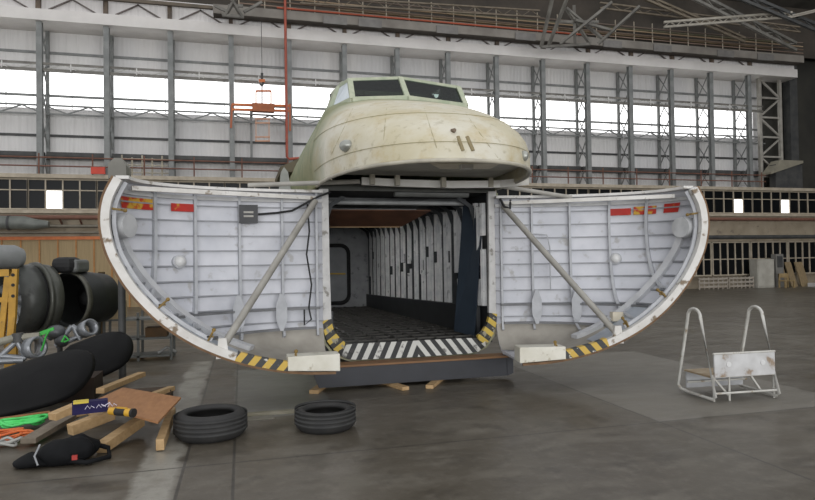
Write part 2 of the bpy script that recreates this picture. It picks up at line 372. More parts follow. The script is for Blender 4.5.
for i, px in enumerate((335, 370, 447, 525, 612, 662, 725, 765)):
    p = at(px, 18+(px-335)*.085, YK)
    MB().box(p.x-.5, p.x+.5, YK-.06, YK-.01, ZK-.06, ZK+.26).build('plate', M('plate_grey', '#7b7874', '#6b6865', 3, .6), k)
o = MB().box(XL, XK-.02, YK+.3, YK+.45, 11.93, 12.06).build('eaves_beam', M('brown_beam', '#6d6153', '#575046', 2, .7)); tag(o, 'thin brown beam above white strip at the upper left', 'beam')
o = MB().tube([(4, 26.3, 12.45), (27, 26.3, 12.5)], .07, 8).build('roof_pipe', M('pipe_tan', '#9a8667', '#84715a', 3, .7)); tag(o, 'tan horizontal pipe behind the walkway railing', 'pipe')
o = MB().tube([(9, 26.25, 12.7), (28, 26.25, 12.8)], .06, 8).build('roof_pipe', M('pipe_olive', '#6e6a52', '#5d5945', 3, .7)); tag(o, 'olive horizontal pipe above the tan pipe behind railing', 'pipe')

# roof trusses
def truss(name, a, b, depth, n, lab, wd=.09, mat=trussm, off=None):
    a, b = V(a), V(b); t = thing(name, (a+b)/2, lab, 'truss'); off = V(off) if off else V((0, 0, depth))
    MB().beam(a, b, wd*1.5).build('lower_chord', mat, t); MB().beam(a+off, b+off, wd*1.5).build('upper_chord', mat, t)
    lattice(MB(), a, b, off, n, wd*.8, False).build('web', mat, t); return t
def fan(name, pairs, lab, wd, mat=trussm):
    p0 = at(*pairs[0][:2], pairs[0][4]); t = thing(name, p0, lab, 'truss')
    for x0, y0, x1, y1, Y0, Y1 in pairs: MB().beam(at(x0, y0, Y0), at(x1, y1, Y1), wd, wd*.8).build('member', mat, t)
    return t
def boom(name, p, q, Y0, Y1, dpx, n, lab, wd, mat=trussm):
    a, b = at(*p, Y0), at(*q, Y1); off = V((0, 0, dpx/FPX*Y0*1.03)); t = thing(name, a, lab, 'truss')
    MB().beam(a, b, wd).build('lower_chord', mat, t); MB().beam(a+off, b+off, wd).build('upper_chord', mat, t)
    w_ = lattice(MB(), a, b, off, n, wd*.6, False); w_.build('web', mat, t); return t
pale_t = M('pale_truss', '#a29c90', '#8b857a', 3, .6); brn = M('brown_truss', '#7a6f60', '#625848', 3, .7)
fan('roof_truss', [(541, 47, 553, -4, 24.6, 23.6), (548, 47, 568, -4, 24.6, 23.6), (541, 47, 590, 44, 24.6, 24.5), (560, 44, 612, 2, 24.5, 23.4), (575, 44, 574, 5, 24.5, 24), (590, 44, 566, 8, 24.5, 24), (575, 20, 610, 30, 24, 24), (566, 8, 604, 40, 24, 24.4), (598, 44, 640, 6, 24.5, 23.2), (556, 22, 598, 22, 24.2, 24.2)], 'cluster of grey truss members fanning up from walkway right of cockpit', .13)
boom('roof_truss', (664, 27), (792, 17), 23.6, 22.8, 5.5, 22, 'pale flat lattice boom sloping up across the upper right', .09, pale_t)
boom('roof_truss', (792, 17), (830, 8), 22.8, 22.4, 1.5, 2, 'thin pale strut continuing the flat lattice boom to right edge', .08, pale_t)
boom('roof_truss', (690, -3), (796, 50), 23.8, 25.2, 9, 9, 'dark inclined lattice truss running down into the right corner', .13)
boom('roof_truss', (640, -3), (745, 42), 24.6, 25.3, 5, 9, 'brown inclined lattice truss left of the darkest inclined truss', .1, brn)
boom('roof_truss', (735, -3), (815, 30), 22.5, 23, 8, 6, 'dark inclined lattice truss nearest the upper right corner', .13, dsteel)
boom('roof_truss', (600, 8), (800, 32), 25.2, 25.2, 6, 20, 'brown horizontal lattice above the walkway at upper right', .07, brn)
boom('roof_truss', (300, 3), (540, 17), 25.4, 25.4, 7, 24, 'brown horizontal lattice above walkway over the cockpit', .06, brn)
fan('roof_truss', [(222, 15, 244, 17, 25, 25), (226, 15, 236, -3, 25, 24.8), (242, 17, 230, -3, 25, 24.8), (228, 6, 243, 6, 25, 25), (215, 6, 228, 12, 25, 25), (244, 12, 262, 2, 25, 25)], 'short grey truss end hanging at the left end of walkway', .12)
# right corner tower
t = thing('corner_tower', (28, 25, 5.1), 'pale lattice tower standing in the dark right corner', 'tower')
MB().box(26.55, 26.72, 26.75, 26.9, 5.11, 11).box(27.9, 28.05, 26.75, 26.9, 5.11, 11).build('leg', M('tower_steel', '#a19d95', '#8b877f', 3, .6), t)
m = MB()
for i in range(5):
    zz = 5.8+i*1.05
    m.beam((26.6, 26.82, zz), (28, 26.82, zz), .09).beam((26.6 if i % 2 else 28, 26.82, zz), (28 if i % 2 else 26.6, 26.82, zz+1.05), .08)
m.build('bracing', MATS['tower_steel'], t)
o = MB().box(28.6, 29.1, 26.75, 27.2, 5.1, 12).build('corner_post', dsteel); tag(o, 'thick dark corner post at the right frame edge', 'post')
t = thing('machine_cabin', (27.1, 26.3, 5.1), 'dark box cabin under a slanted beige roof in right corner', 'cabin')
a = at(771, 172, 26.05); b = at(803, 163, 26.05)
MB().box(a.x+.35, b.x, 26.1, 26.5, 5.11, b.z-.1).build('cabin_body', dsteel, t)
MB().prism([(a.x, 26.03, a.z-.1), (b.x, 26.03, b.z), (b.x, 26.03, b.z+.12), (a.x+.6, 26.03, b.z+.12), (a.x, 26.03, a.z)], (0, .6, 0)).build('cabin_roof', M('beige_sheet', '#8d8878', '#7c7769', 2, .7), t)
# red drop pipe with elbow
p0 = at(285, -4, 25.6); p1 = at(287, 157, 25.6); p2 = at(300, 158, 25.6)
o = MB().tube([p0, p1, (p1.x+.1, p1.y, p1.z-.08), p2], .055, 8).build('drop_pipe', M('red_pipe', '#a8543f', '#95493a', 4, .6)); tag(o, 'red vertical pipe down the fifth column, bending right at gallery', 'pipe')
# orange lifting frame on its hook
YH = 25.85
t = thing('lifting_frame', at(261, 110, YH), 'orange lifting frame hanging from a hook before the glazing', 'hoist')
def H(px, py): return at(px, py, YH)
m = MB(); m.beam(H(232, 104.5), H(289, 106), .09).beam(H(232, 109.5), H(289, 111), .09).build('spreader_beam', orange, t)
m = MB().box(H(251, 0).x, H(273, 0).x, YH-.15, YH+.15, H(0+261, 112).z, H(261, 104).z); m.build('spreader_block', M('orange_dark', '#a55d33', '#8f4f2c', 5, .6), t)
m = MB(); a, b = H(256, 91), H(271, 91)
m.beam(a, b, .07).beam(a, H(256, 106), .05).beam(b, H(271, 106), .05).build('cage', orange, t)
MB().tube([H(262, 73), H(262, 80), H(263.5, 83), H(262, 86), H(260, 84)], .05, 8).tube([H(262, 84), H(262, 104)], .03, 6).build('hook', dsteel, t)
MB().tube([H(262, 73), V((H(262, 73).x, YH+.1, ZK-.022))], .012, 5).build('wire_rope', dsteel, t)
MB().beam(H(259, 81), H(265, 81), .12).build('hook_block', orange, t)
MB().beam(H(232, 104), H(231, 128), .08).beam(H(290, 104), H(290, 131), .08).build('hanger', M('orange_red', '#a8603f', '#98502f', 5, .6), t)
cg = MB()
for y0 in (119, 137): cg.beam(H(255, y0), H(270, y0), .05).beam(H(255, y0+4), H(270, y0+4), .05)
for px in (256, 269): cg.beam(H(px, 119), H(px, 141), .03)
cg.build('cradle', M('faded_orange', '#c89a80', '#b98b70', 5, .7), t)
hp = at(251, 111, YW-.4); o = MB().beam(hp, (hp.x, hp.y, 6.121), .1).build('hanging_post', steel); tag(o, 'short grey post hanging below the orange lifting frame', 'post')

# ------------------------------------------------------------------ AIRCRAFT
XC, HW, YB = 2.28, 1.24, 8.3
air = thing('aircraft', (XC, YB, 0), 'old freight aircraft with its nose doors swung open, paint worn', 'aircraft')
def interp(tab, x):
    if x <= tab[0][0]: return tab[0][1]
    for (a, b), (c, d) in zip(tab, tab[1:]):
        if x <= c: return b+(d-b)*(x-a)/(c-a)
    return tab[-1][1]
def smooth_tab(tab, n=60):     # Catmull-Rom through the table for a rounder profile
    out = []
    for i in range(len(tab)-1):
        p = [tab[max(i-1, 0)], tab[i], tab[i+1], tab[min(i+2, len(tab)-1)]]
        for k in range(8):
            t = k/8; q = []
            for c in (0, 1):
                a, b, d, e = (x[c] for x in p); q.append(.5*(2*b+(d-a)*t+(2*a-5*b+4*d-e)*t*t+(3*b-a-3*d+e)*t**3))
            out.append(tuple(q))
    out.append(tab[-1]); return out
WT = smooth_tab([(2.6, 1.285), (2.9, 1.32), (3.1, 1.33), (3.35, 1.29), (3.6, 1.2), (3.87, 1.06), (4.1, .95), (4.35, .8), (4.5, .58), (4.6, .2)])
TT = smooth_tab([(2.6, 2.36), (2.9, 2.28), (3.15, 1.98), (3.4, 1.46), (3.6, .92), (3.75, .44), (3.88, -.02), (3.95, -.15)])
YT = [(2.6, 8.3), (3.1, 8.45), (3.6, 8.85), (3.9, 9.3), (4.6, 9.5)]
YEND = 21.0
def skin_mat():
    m, nt, b = base('weathered_primer'); tc = nd(nt, 'ShaderNodeTexCoord'); P = tc.outputs['Object']
    n1 = noise(nt, 1.1, 5, P); n2 = noise(nt, 3.5, 6, P, .65); n3 = noise(nt, 12, 5, P)
    c = mix(nt, ramp(nt, n1, .38, .62), lin('#bdb59a'), lin('#cdc9bb'))
    c = mix(nt, math_n(nt, 'MULTIPLY', ramp(nt, n2, .5, .7), .6), c, lin('#b09d6c'))
    c = mix(nt, math_n(nt, 'MULTIPLY', ramp(nt, n3, .58, .7), .5), c, lin('#948a6c'))
    sx = nd(nt, 'ShaderNodeSeparateXYZ'); nt.links.new(P, sx.inputs[0])
    gz = math_n(nt, 'ADD', math_n(nt, 'MULTIPLY', sx.outputs[1], 1.0), math_n(nt, 'MULTIPLY', n1, 1.6))   # green primer on the fuselage side behind the nose
    c = mix(nt, ramp(nt, gz, .3, 1.1), c, mix(nt, ramp(nt, n2, .4, .6), lin('#6f7a55'), lin('#8b8a66')))
    zt = math_n(nt, 'ADD', sx.outputs[2], math_n(nt, 'MULTIPLY', n2, .5))
    c = mix(nt, math_n(nt, 'MULTIPLY', ramp(nt, zt, 4.1, 4.3), .7), c, lin('#8f9a80'))
    nt.links.new(c, b.inputs['Base Color']); b.inputs['Roughness'].default_value = .55; bump(nt, b, n3, .06, .01); return m
skin = skin_mat()
def plan(zv, n=20):
    W, T, yc = interp(WT, zv), interp(TT, zv), interp(YT, zv); p = 2.35; D = yc-(YB-T); row = [V((XC-W, YEND, zv)), V((XC-W, 15, zv)), V((XC-W, 11.5, zv))]
    for k in range(-n, n+1):
        a = math.pi/2*k/n; s, c = math.sin(a), math.cos(a)
        row.append(V((XC+W*math.copysign(abs(s)**(2/p), s), yc-D*abs(c)**(2/p), zv)))
    return row+[V((XC+W, 11.5, zv)), V((XC+W, 15, zv)), V((XC+W, YEND, zv))]
levels = [2.66, 2.7, 2.78, 2.9, 3.02, 3.14, 3.26, 3.38, 3.48, 3.58, 3.66, 3.73, 3.8, 3.86, 3.91]
nose = MB().grid([plan(zv) for zv in levels])
# body behind the cockpit
rear = []
for zv in (3.91, 4.0, 4.1, 4.2, 4.3, 4.4, 4.48, 4.55, 4.6):
    W = interp(WT, zv); rear.append([V((XC-W, YEND, zv)), V((XC-W, 14, zv)), V((XC-W, 9.75, zv))])
L = rear; Rr = [[V((2*XC-p.x, p.y, p.z)) for p in r] for r in rear]
nose.grid(L).grid(Rr).grid([L[-1], Rr[-1]])
# sides and belly behind the doors
sec = [(-1.285, 2.6), (-1.27, 1.6), (-1.25, .8), (-1.2, .56), (-1.08, .4), (-.85, .31), (.85, .31), (1.08, .4), (1.2, .56), (1.25, .8), (1.27, 1.6), (1.285, 2.6)]
nose.grid([[V((XC+a, y, b)) for a, b in sec] for y in (YB+.02, 12, 17, YEND)], False)
nose.prism([(XC+a, YEND, b) for a, b in sec]+[(XC+interp(WT, zz), YEND, zz) for zz in (3.1, 3.6, 4.1, 4.5)]+[(XC-interp(WT, zz), YEND, zz) for zz in (4.5, 4.1, 3.6, 3.1)], (0, .05, 0))
fus = nose.build('fuselage', skin, air, solid=-.03)
# chin: rounded lip, recessed underside, hatch
lipm = M('lip_metal', '#b5b0a0', '#9c978a', 5, .5); under = M('chin_underside', '#b3b2a8', '#a09f96', 3, .6)
lp = plan(2.66)[3:-3]; MB().tube([p+V((0, 0, .0)) for p in lp], .022, 8).build('nose_lip', lipm, air)
ip = [V((XC+(p.x-XC)*.97, YB-(YB-p.y)*.97, 2.82)) for p in lp]
MB().add([(XC, YB, 2.82)]+ip, [(0, i+1, i+2) for i in range(len(ip)-1)]).build('chin_underside', under, air, solid=.02)
h0 = MB().prism([at(430, 163.5, YB-1.75), at(501, 163.5, YB-1.75), at(490, 169, YB-1.45), at(440, 169, YB-1.45)], (0, 0, .03)); hat = h0.build('chin_hatch', M('pale_hatch', '#ddd7c3', '#cfc8b3', 6, .5), air)
a = at(467, 167, YB-1.7); MB().box(a.x-.07, a.x+.07, a.y-.02, a.y+.06, a.z-.02, a.z+.03).build('hatch_light', white, hat)
cb = MB(); pA, pB, pC = at(362, 181, 7.9), at(450, 184.5, 7.9), at(529, 181, 7.4)
rail = [pA, at(400, 183, 7.9), pB, at(500, 184, 7.75), pC]; cb.strip([p+V((0, 0, .05)) for p in rail], [p-V((0, 0, .045)) for p in rail], V((0, .06, 0)))
cr = cb.build('chin_rail', M('chin_rail_white', '#f0efeb', '#e4e2dc', 6, .5), air)
for px, py in ((372, 180), (397, 181), (443, 183), (490, 183), (515, 181)):
    p = at(px, py, 7.8); MB().box(p.x-.03, p.x+.03, p.y-.05, p.y+.02, p.z-.06, p.z+.07).build('lug', lipm, cr)
# cockpit
A = [(-1.0, 9.75, 3.9), (-.98, 9.1, 3.88), (-.76, 8.52, 3.9), (0, 8.4, 3.93), (.93, 8.55, 3.9), (1.06, 9.1, 3.88), (1.0, 9.75, 3.9)]
B = [(-.86, 9.75, 4.3), (-.83, 9.22, 4.27), (-.74, 8.84, 4.27), (0, 8.78, 4.32), (.92, 8.84, 4.25), (.95, 9.22, 4.27), (.88, 9.75, 4.3)]
A = [V((XC+a, b, c)) for a, b, c in A]; B = [V((XC+a, b, c)) for a, b, c in B]
wfm = M('windscreen_frame_paint', '#b3b6a0', '#9aa48c', 8, .55)
m = MB()
for i in range(1, 6): m.beam(A[i], B[i], .075, .06)
for i in range(6): m.beam(A[i], A[i+1], .07, .07).beam(B[i], B[i+1], .05, .05)
wf = m.build('windscreen_frame', wfm, air)
pane = glass('windscreen_glass', (.42, .48, .46, 1), .05); glare_pane = M('painted_reflection_pane', '#e6edf2', '#d5dde4', 6, .2)  # side panes: bright reflection painted in as an opaque pale colour
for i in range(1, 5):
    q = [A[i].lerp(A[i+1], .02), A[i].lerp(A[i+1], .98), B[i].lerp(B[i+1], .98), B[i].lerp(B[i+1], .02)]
    nrm = (q[1]-q[0]).cross(q[3]-q[0]).normalized()*.008; MB().prism(q, nrm).build('windscreen_pane', glare_pane if i in (1, 4) else pane, wf)
MB().grid([[A[0], A[1]], [B[0], B[1]]], False).grid([[A[5], A[6]], [B[5], B[6]]], False).grid([B, [V((XC-.86, 9.75, 4.3))]+[V((XC+(b.x-XC)*.9, 9.5, 4.42)) for b in B[1:-1]]+[V((XC+.88, 9.75, 4.3))]]).add([V((XC+(b.x-XC)*.9, 9.5, 4.42)) for b in B[1:-1]]+[V((XC+.8, 9.8, 4.4)), V((XC-.8, 9.8, 4.4))], [tuple(range(7))]).build('cockpit_roof', wfm, air, solid=.02)
MB().grid([plan(3.91)[8:-8], [V((XC+(A[3].x-XC)+(p.x-XC)*.9, max(p.y, 8.45)+.15, 3.92)) for p in plan(3.91)[8:-8]]], False).build('windscreen_sill', wfm, air, solid=-.03)
cd = M('cockpit_dark', '#22221f', '#2f2b27', 3, .8)
MB().box(XC-.95, XC+.95, 8.62, 9.7, 3.55, 3.6).box(XC-.9, XC+.9, 9.72, 9.8, 3.55, 4.3).build('cockpit_interior', cd, air)
for s in (-.45, .45):
    MB().box(XC+s-.22, XC+s+.22, 9.3, 9.42, 3.6, 4.2).box(XC+s-.22, XC+s+.22, 9.0, 9.4, 3.6, 3.75).build('pilot_seat', M('seat_red', '#3c2a24', '#4a3932', 6, .8), air, bevel=.04)
MB().box(XC-.7, XC+.7, 8.75, 8.95, 3.6, 4.0).build('instrument_panel', cd, air, bevel=.04)
# marks and fittings on the nose
def nose_pt(px, py):           # ray hit on the nose skin (marching)
    d = RT*((px-407.5)/FPX)+UP*((250-py)/FPX)+FW; o = V((0, 0, CAMH)); s = 4.5
    while s < 11:
        p = o+d*s
        if p.z > 2.6:
            W, T, yc = interp(WT, p.z), interp(TT, p.z), interp(YT, p.z)
            if abs(p.x-XC) < W and p.y < yc:
                if ((abs(p.x-XC)/W)**2.35+((yc-p.y)/(yc-YB+T))**2.35) < 1: return p
            elif abs(p.x-XC) < W: return p
        s += .01
    return o+d*8
slot = M('slot_brown', '#8d8060', '#7d7152', 8, .7)
for a, b in (((458, 137), (463, 151)), ((467, 137), (473, 151))):
    MB().tube([nose_pt(*a), nose_pt((a[0]+b[0])/2, (a[1]+b[1])/2), nose_pt(*b)], .022, 6).build('nose_slot', slot, air)
p = nose_pt(453, 131); MB().cyl(p+V((0, .03, 0)), p-V((0, .05, 0)), .03, .02, 12).build('pitot_stub', M('stub_brown', '#6b5b4a'), air)
p = nose_pt(347, 146); MB().ball(p, .09, .1, .07).build('side_lamp', M('lamp_housing', '#8d8f8a', '#a7a9a2', 8, .35, .5), air)
p = nose_pt(524, 156); MB().ball(p, .05, .06, .06).build('side_lamp', MATS['lamp_housing'], air)
# panel seams over the nose
sm = MB()
for zv in (2.86, 3.3):
    r = plan(zv)[3:-3]; sm.tube([q+V(((q.x-XC)*.004, -.004, 0)) for q in r], .003, 4)
for px0 in (330, 382, 440, 498):
    pts = [nose_pt(px0+(k/8)*(395-px0)*.35, 158-k*6.2) for k in range(9)]; sm.tube(pts, .003, 4)
sm.build('panel_seam', M('seam_olive', '#9d9572'), air)

# ---- cargo hold
YF = 17.0
hin = M('hold_dark', '#2b2d2f', '#1f2123', 3, .7)
fm = M('hold_floor', '#1f1f1e', '#2b2a28', 5, .6)
def zf(y): return .52-(y-8.3)*.016
MB().add([(XC-1.15, YB+.02, zf(8.3)), (XC+1.15, YB+.02, zf(8.3)), (XC+1.15, YF, zf(YF)), (XC-1.15, YF, zf(YF))], [(0, 1, 2, 3)]).build('hold_floor', fm, air, solid=-.04)
m = MB()
for i in range(22): y = 8.6+i*.38; m.beam((XC-1.05, y, zf(y)+.012), (XC+1.05, y, zf(y)+.012), .05, .024)
for i in range(8): x = XC-1.0+i*.285; m.beam((x, 8.5, zf(8.5)+.01), (x, YF-.1, zf(YF)+.01), .05, .02)
m.build('floor_lattice', M('floor_rail', '#44423e', '#34322e', 6, .6, .2), air)
MB().box(XC-1.2, XC-1.17, YB+.05, YF, .45, 2.6).build('hold_wall', hin, air)
MB().box(XC+1.17, XC+1.2, YB+.05, YF, .45, 2.6).build('hold_wall', hin, air)
MB().box(XC-1.2, XC+1.2, YB+.02, YF, 2.6, 2.64).build('hold_ceiling', hin, air)
bh = M('bulkhead_grey', '#a2a4a6', '#8e9092', 3, .5, c3='#6c6e70', s3=6)
rb = MB().box(XC-1.2, XC+1.2, YF, YF+.04, .3, 2.6).build('rear_bulkhead', bh, air)
pts = []
x0, x1, z0, z1 = XC-.36, XC+.57, .5, 2.08
def rrect(x0, x1, z0, z1, r, y, n=6):
    out = []
    for cx, cz, a0 in ((x1-r, z1-r, 0), (x0+r, z1-r, 90), (x0+r, z0+r, 180), (x1-r, z0+r, 270)):
        for k in range(n+1): a = math.radians(a0+90*k/n); out.append(V((cx+r*math.cos(a), y, cz+r*math.sin(a))))
    return out
MB().tube(rrect(x0, x1, z0, z1, .22, YF-.02), .055, 8, True).build('door_seal', black, rb)
MB().prism(rrect(x0+.05, x1-.05, z0+.05, z1-.05, .2, YF-.03), (0, .03, 0)).build('bulkhead_door', M('door_grey', '#8c8f92', '#7d8083', 3, .5), rb)
MB().beam((x0, YF-.08, 1.32), (x1-.1, YF-.08, 1.3), .04).build('yellow_bar', M('yellow_tape', '#c2a03c'), rb)
qw = M('quilt_white', '#e2e2e1', '#c6c8ca', 5, .7, bmp=.5, c3='#9a9b9c', s3=7)
ribm = M('hold_rib', '#3b3e41', '#2c2f31', 6, .6)
y = 8.45; i = 0
while y < YF-.2:
    wd = R.uniform(.09, .15); gap = R.choice((.03, .04, .05, .08))
    zt, zb = 2.5-R.uniform(0, .08), .97-(y-8.3)*.03
    segs = [(zb, zt)]
    rr = R.random()
    if rr < .4: c = R.uniform(1.4, 2.0); segs = [(zb, c-.1), (c+.1, zt)]
    elif rr < .5: segs = [(zb+.5, zt)]
    elif rr < .54: segs = []
    for a, b in segs:
        MB().prism([(XC+1.17, y, a), (XC+1.12, y+.01, a), (XC+1.10, y+wd/2, a), (XC+1.12, y+wd-.01, a), (XC+1.17, y+wd, a)], (0, 0, b-a)).build('insulation_strip', qw, air)
    y += wd+gap; i += 1
for i in range(17):
    yy = 8.75+i*.5
    for s in (-1, 1):
        m = MB(); pr = [V((XC+s*1.17, yy, zf(yy))), V((XC+s*1.17, yy, 2.25)), V((XC+s*1.1, yy, 2.45)), V((XC+s*.9, yy, 2.58))]
        m.strip(pr, [p+V((0, .035, 0)) for p in pr], V((-s*.075, 0, -.02))); m.build('hold_rib', ribm, air)
MB().prism([(XC+1.06, 8.6, zf(8.6)), (XC+1.06, YF, zf(YF)), (XC+1.06, YF, .72), (XC+1.06, 8.6, .95)], (.06, 0, 0)).build('dado_panel', M('dado_dark', '#303234', '#26282a', 3, .5), air)
MB().prism([(XC-1.06, 8.6, zf(8.6)), (XC-1.06, YF, zf(YF)), (XC-1.06, YF, .72), (XC-1.06, 8.6, .95)], (-.06, 0, 0)).build('dado_panel', MATS['dado_dark'], air)
for i in range(6):
    yy = 9.2+i*1.2; MB().box(XC-1.15, XC+1.15, yy, yy+.06, 2.5, 2.6).build('roof_frame', M('roof_frame', '#6d6f70', '#585a5b', 4, .5), air)
MB().tube([(XC-1.1, 8.9, 2.5), (XC+1.0, 8.9, 2.5)], .035, 8).tube([(XC-1.1, 9.1, 2.4), (XC+.3, 9.1, 2.4)], .03, 8).build('roof_pipe', M('roof_pipe', '#a3a5a5', '#8d8f8f', 4, .45), air)
MB().tube([(XC-.2, 8.45, 2.6), (XC+.9, 8.45, 2.6)], .06, 10).build('roof_duct', M('roof_duct', '#747674', '#626462', 4, .5), air)
lb = MB().prism([at(327, 225.5, 9.4), at(396, 225.5, 9.4), V((3.02, 11.0, 2.2)), V((1.1, 11.0, 2.2))], (0, 0, .03))
lb = MB().box(XC-1.14, 2.42, 9.5, 9.54, 2.17, 2.2)
sh = MB().add([(XC-1.15, 9.5, 2.2), (2.45, 9.5, 2.2), (2.75, 8.9, 2.4), (XC-1.15, 8.9, 2.4)], [(0, 1, 2, 3)]).build('ceiling_board', M('brown_board', '#5f3f2c', '#4b3123', 4, .6), air, solid=.02)
lb.build('board_edge', M('edge_wood', '#a58a67', '#8e7553', 4, .7), sh)
hl = emis('added_hold_light', (1, .98, .95, 1), 26)  # made-up glowing strips, hidden behind the ceiling board, added to brighten the hold
for yy in (11.2, 12.6, 13.9): MB().box(XC-.7, XC-.58, yy, yy+.7, 2.54, 2.58).build('added_hold_light', hl, air)
# side frames of the opening (white jambs) and top frame
jm = M('jamb_white', '#c6c5c3', '#b4b3b1', 6, .5, c3='#7b7770', s3=7)
for s in (-1, 1):
    pr = [(1.27, 2.62), (1.265, 1.6), (1.25, .85)]
    o_ = [V((XC+s*a, YB-.02, b)) for a, b in pr]; i_ = [V((XC+s*(a-.12), YB-.02, b)) for a, b in pr]
    MB().strip(o_, i_, V((0, .06, 0))).build('door_jamb', jm, air)
    pr = [(1.25, .86), (1.235, .72), (1.19, .58), (1.1, .46), (.98, .40)]; pi = [(1.13, .88), (1.12, .8), (1.09, .71), (1.02, .62), (.95, .56)]
    MB().strip([V((XC+s*a, YB-.03, b)) for a, b in pr], [V((XC+s*a, YB-.03, b)) for a, b in pi], V((0, .07, 0))).build('corner_chevron', stripes('chevron_corner%d' % s, '#c0a444', '#33322f', (s*.6, 0, .8), .14, .42, '#8f8a78'), air)
MB().box(XC-1.25, XC+1.25, YB, YB+.1, 2.6, 2.7).build('door_head', M('head_dark', '#53544f', '#3f403d', 4, .6), air)
# sill with black and white stripes (chevron about the middle)
m, nt, b = base('sill_stripes'); tc = nd(nt, 'ShaderNodeTexCoord'); sx = nd(nt, 'ShaderNodeSeparateXYZ'); nt.links.new(tc.outputs['Object'], sx.inputs[0])
ax = math_n(nt, 'ABSOLUTE', math_n(nt, 'SUBTRACT', sx.outputs[0], .05))
v = math_n(nt, 'ADD', ax, math_n(nt, 'MULTIPLY', sx.outputs[2], .65)); fr_ = math_n(nt, 'FRACT', math_n(nt, 'ADD', math_n(nt, 'DIVIDE', v, .155), 50.0))
c = mix(nt, math_n(nt, 'GREATER_THAN', fr_, .5), lin('#c9c8c2'), lin('#3a3a3a')); c = mix(nt, math_n(nt, 'MULTIPLY', ramp(nt, noise(nt, 9, 6), .6, .68), .8), c, lin('#4c4a48'))
nt.links.new(c, b.inputs['Base Color']); b.inputs['Roughness'].default_value = .55
lo = [V((XC+a, YB-.12+abs(a)*.02, b)) for a, b in ((-1.02, .40), (-.92, .345), (-.8, .33), (0, .325), (.8, .33), (.92, .345), (1.04, .42))]
hi = [V((XC+a, YB+.02, b)) for a, b in ((-1.05, .5), (-.95, .52), (-.8, .53), (0, .53), (.8, .53), (.95, .52), (1.07, .52))]
MB().strip(lo, hi, V((0, .05, -.01))).build('door_sill', m, air)

# ---- nose doors
PROF = [(.0, .36), (.3, .372), (.55, .40), (.8, .45), (1.0, .505), (1.25, .60), (1.5, .725), (1.72, .87), (1.9, 1.02), (2.05, 1.18), (2.19, 1.36), (2.3, 1.55), (2.39, 1.76), (2.44, 2.04), (2.41, 2.3), (2.31, 2.52)]
ZT = smooth_tab([(b, a) for a, b in PROF[1:]]); ZT = [(.36, 0.0)]+ZT
ZTOP = 2.52
def Tz(zv): return interp(ZT, zv)
def Wz(zv):
    if zv > .78: return HW
    d = .78-zv; return HW-.42+math.sqrt(max(.42**2-d*d, 0))
PP = 2.3
def w_at(t, zv):
    T = Tz(zv)
    return Wz(zv)*max(0, 1-min(1, t/T)**PP)**(1/PP) if T > 1e-4 else 0
def t_at(w_, zv):
    return Tz(zv)*max(0, 1-min(1, w_/Wz(zv))**PP)**(1/PP)
def F(t, w_, zv): return (t/max(Tz(zv), .01))**PP+(w_/Wz(zv))**PP-1
def inward(t, w_, zv):
    e = .01; zv = min(max(zv, .39), ZTOP-.02); t = max(t, .02); w_ = max(w_, .02)
    g = V((F(t+e, w_, zv)-F(t-e, w_, zv), F(t, w_+e, zv)-F(t, w_-e, zv), F(t, w_, zv+e)-F(t, w_, zv-e)))
    return -(g.normalized()) if g.length > 1e-9 else V((0, -1, 0))
dskin = M('door_inner_white', '#cfd0d6', '#bdbfc6', 2.5, .5, c3='#a9a8a8', s3=5)
dkeel = M('door_keel_beige', '#aaa59c', '#959087', 3, .6)
dribm = M('door_rib_white', '#b4b6ba', '#a3a5a9', 6, .5)
dstr = M('door_stringer', '#97999d', '#86888c', 6, .5)
rimw = M('rim_white', '#d8d6d2', '#c9c6c0', 5, .55, c3='#7a6a55', s3=8)
rustedge = M('rim_rust', '#7d6247', '#654c36', 7, .8)
strutm = M('strut_grey', '#a19e97', '#8d8a83', 4, .5)
lampm = M('lamp_white', '#d9d9d8', '#c9c9c8', 6, .3)
redp = M('red_worn', '#b3261c', '#a32218', 5, .6, c3='#b98a2c', s3=9)
redy = M('red_yellow_worn', '#b02c1c', '#c39a35', 9, .6, 0, .48, .56)
brass = M('brass_latch', '#8f7436', '#6f5a2d', 8, .5)
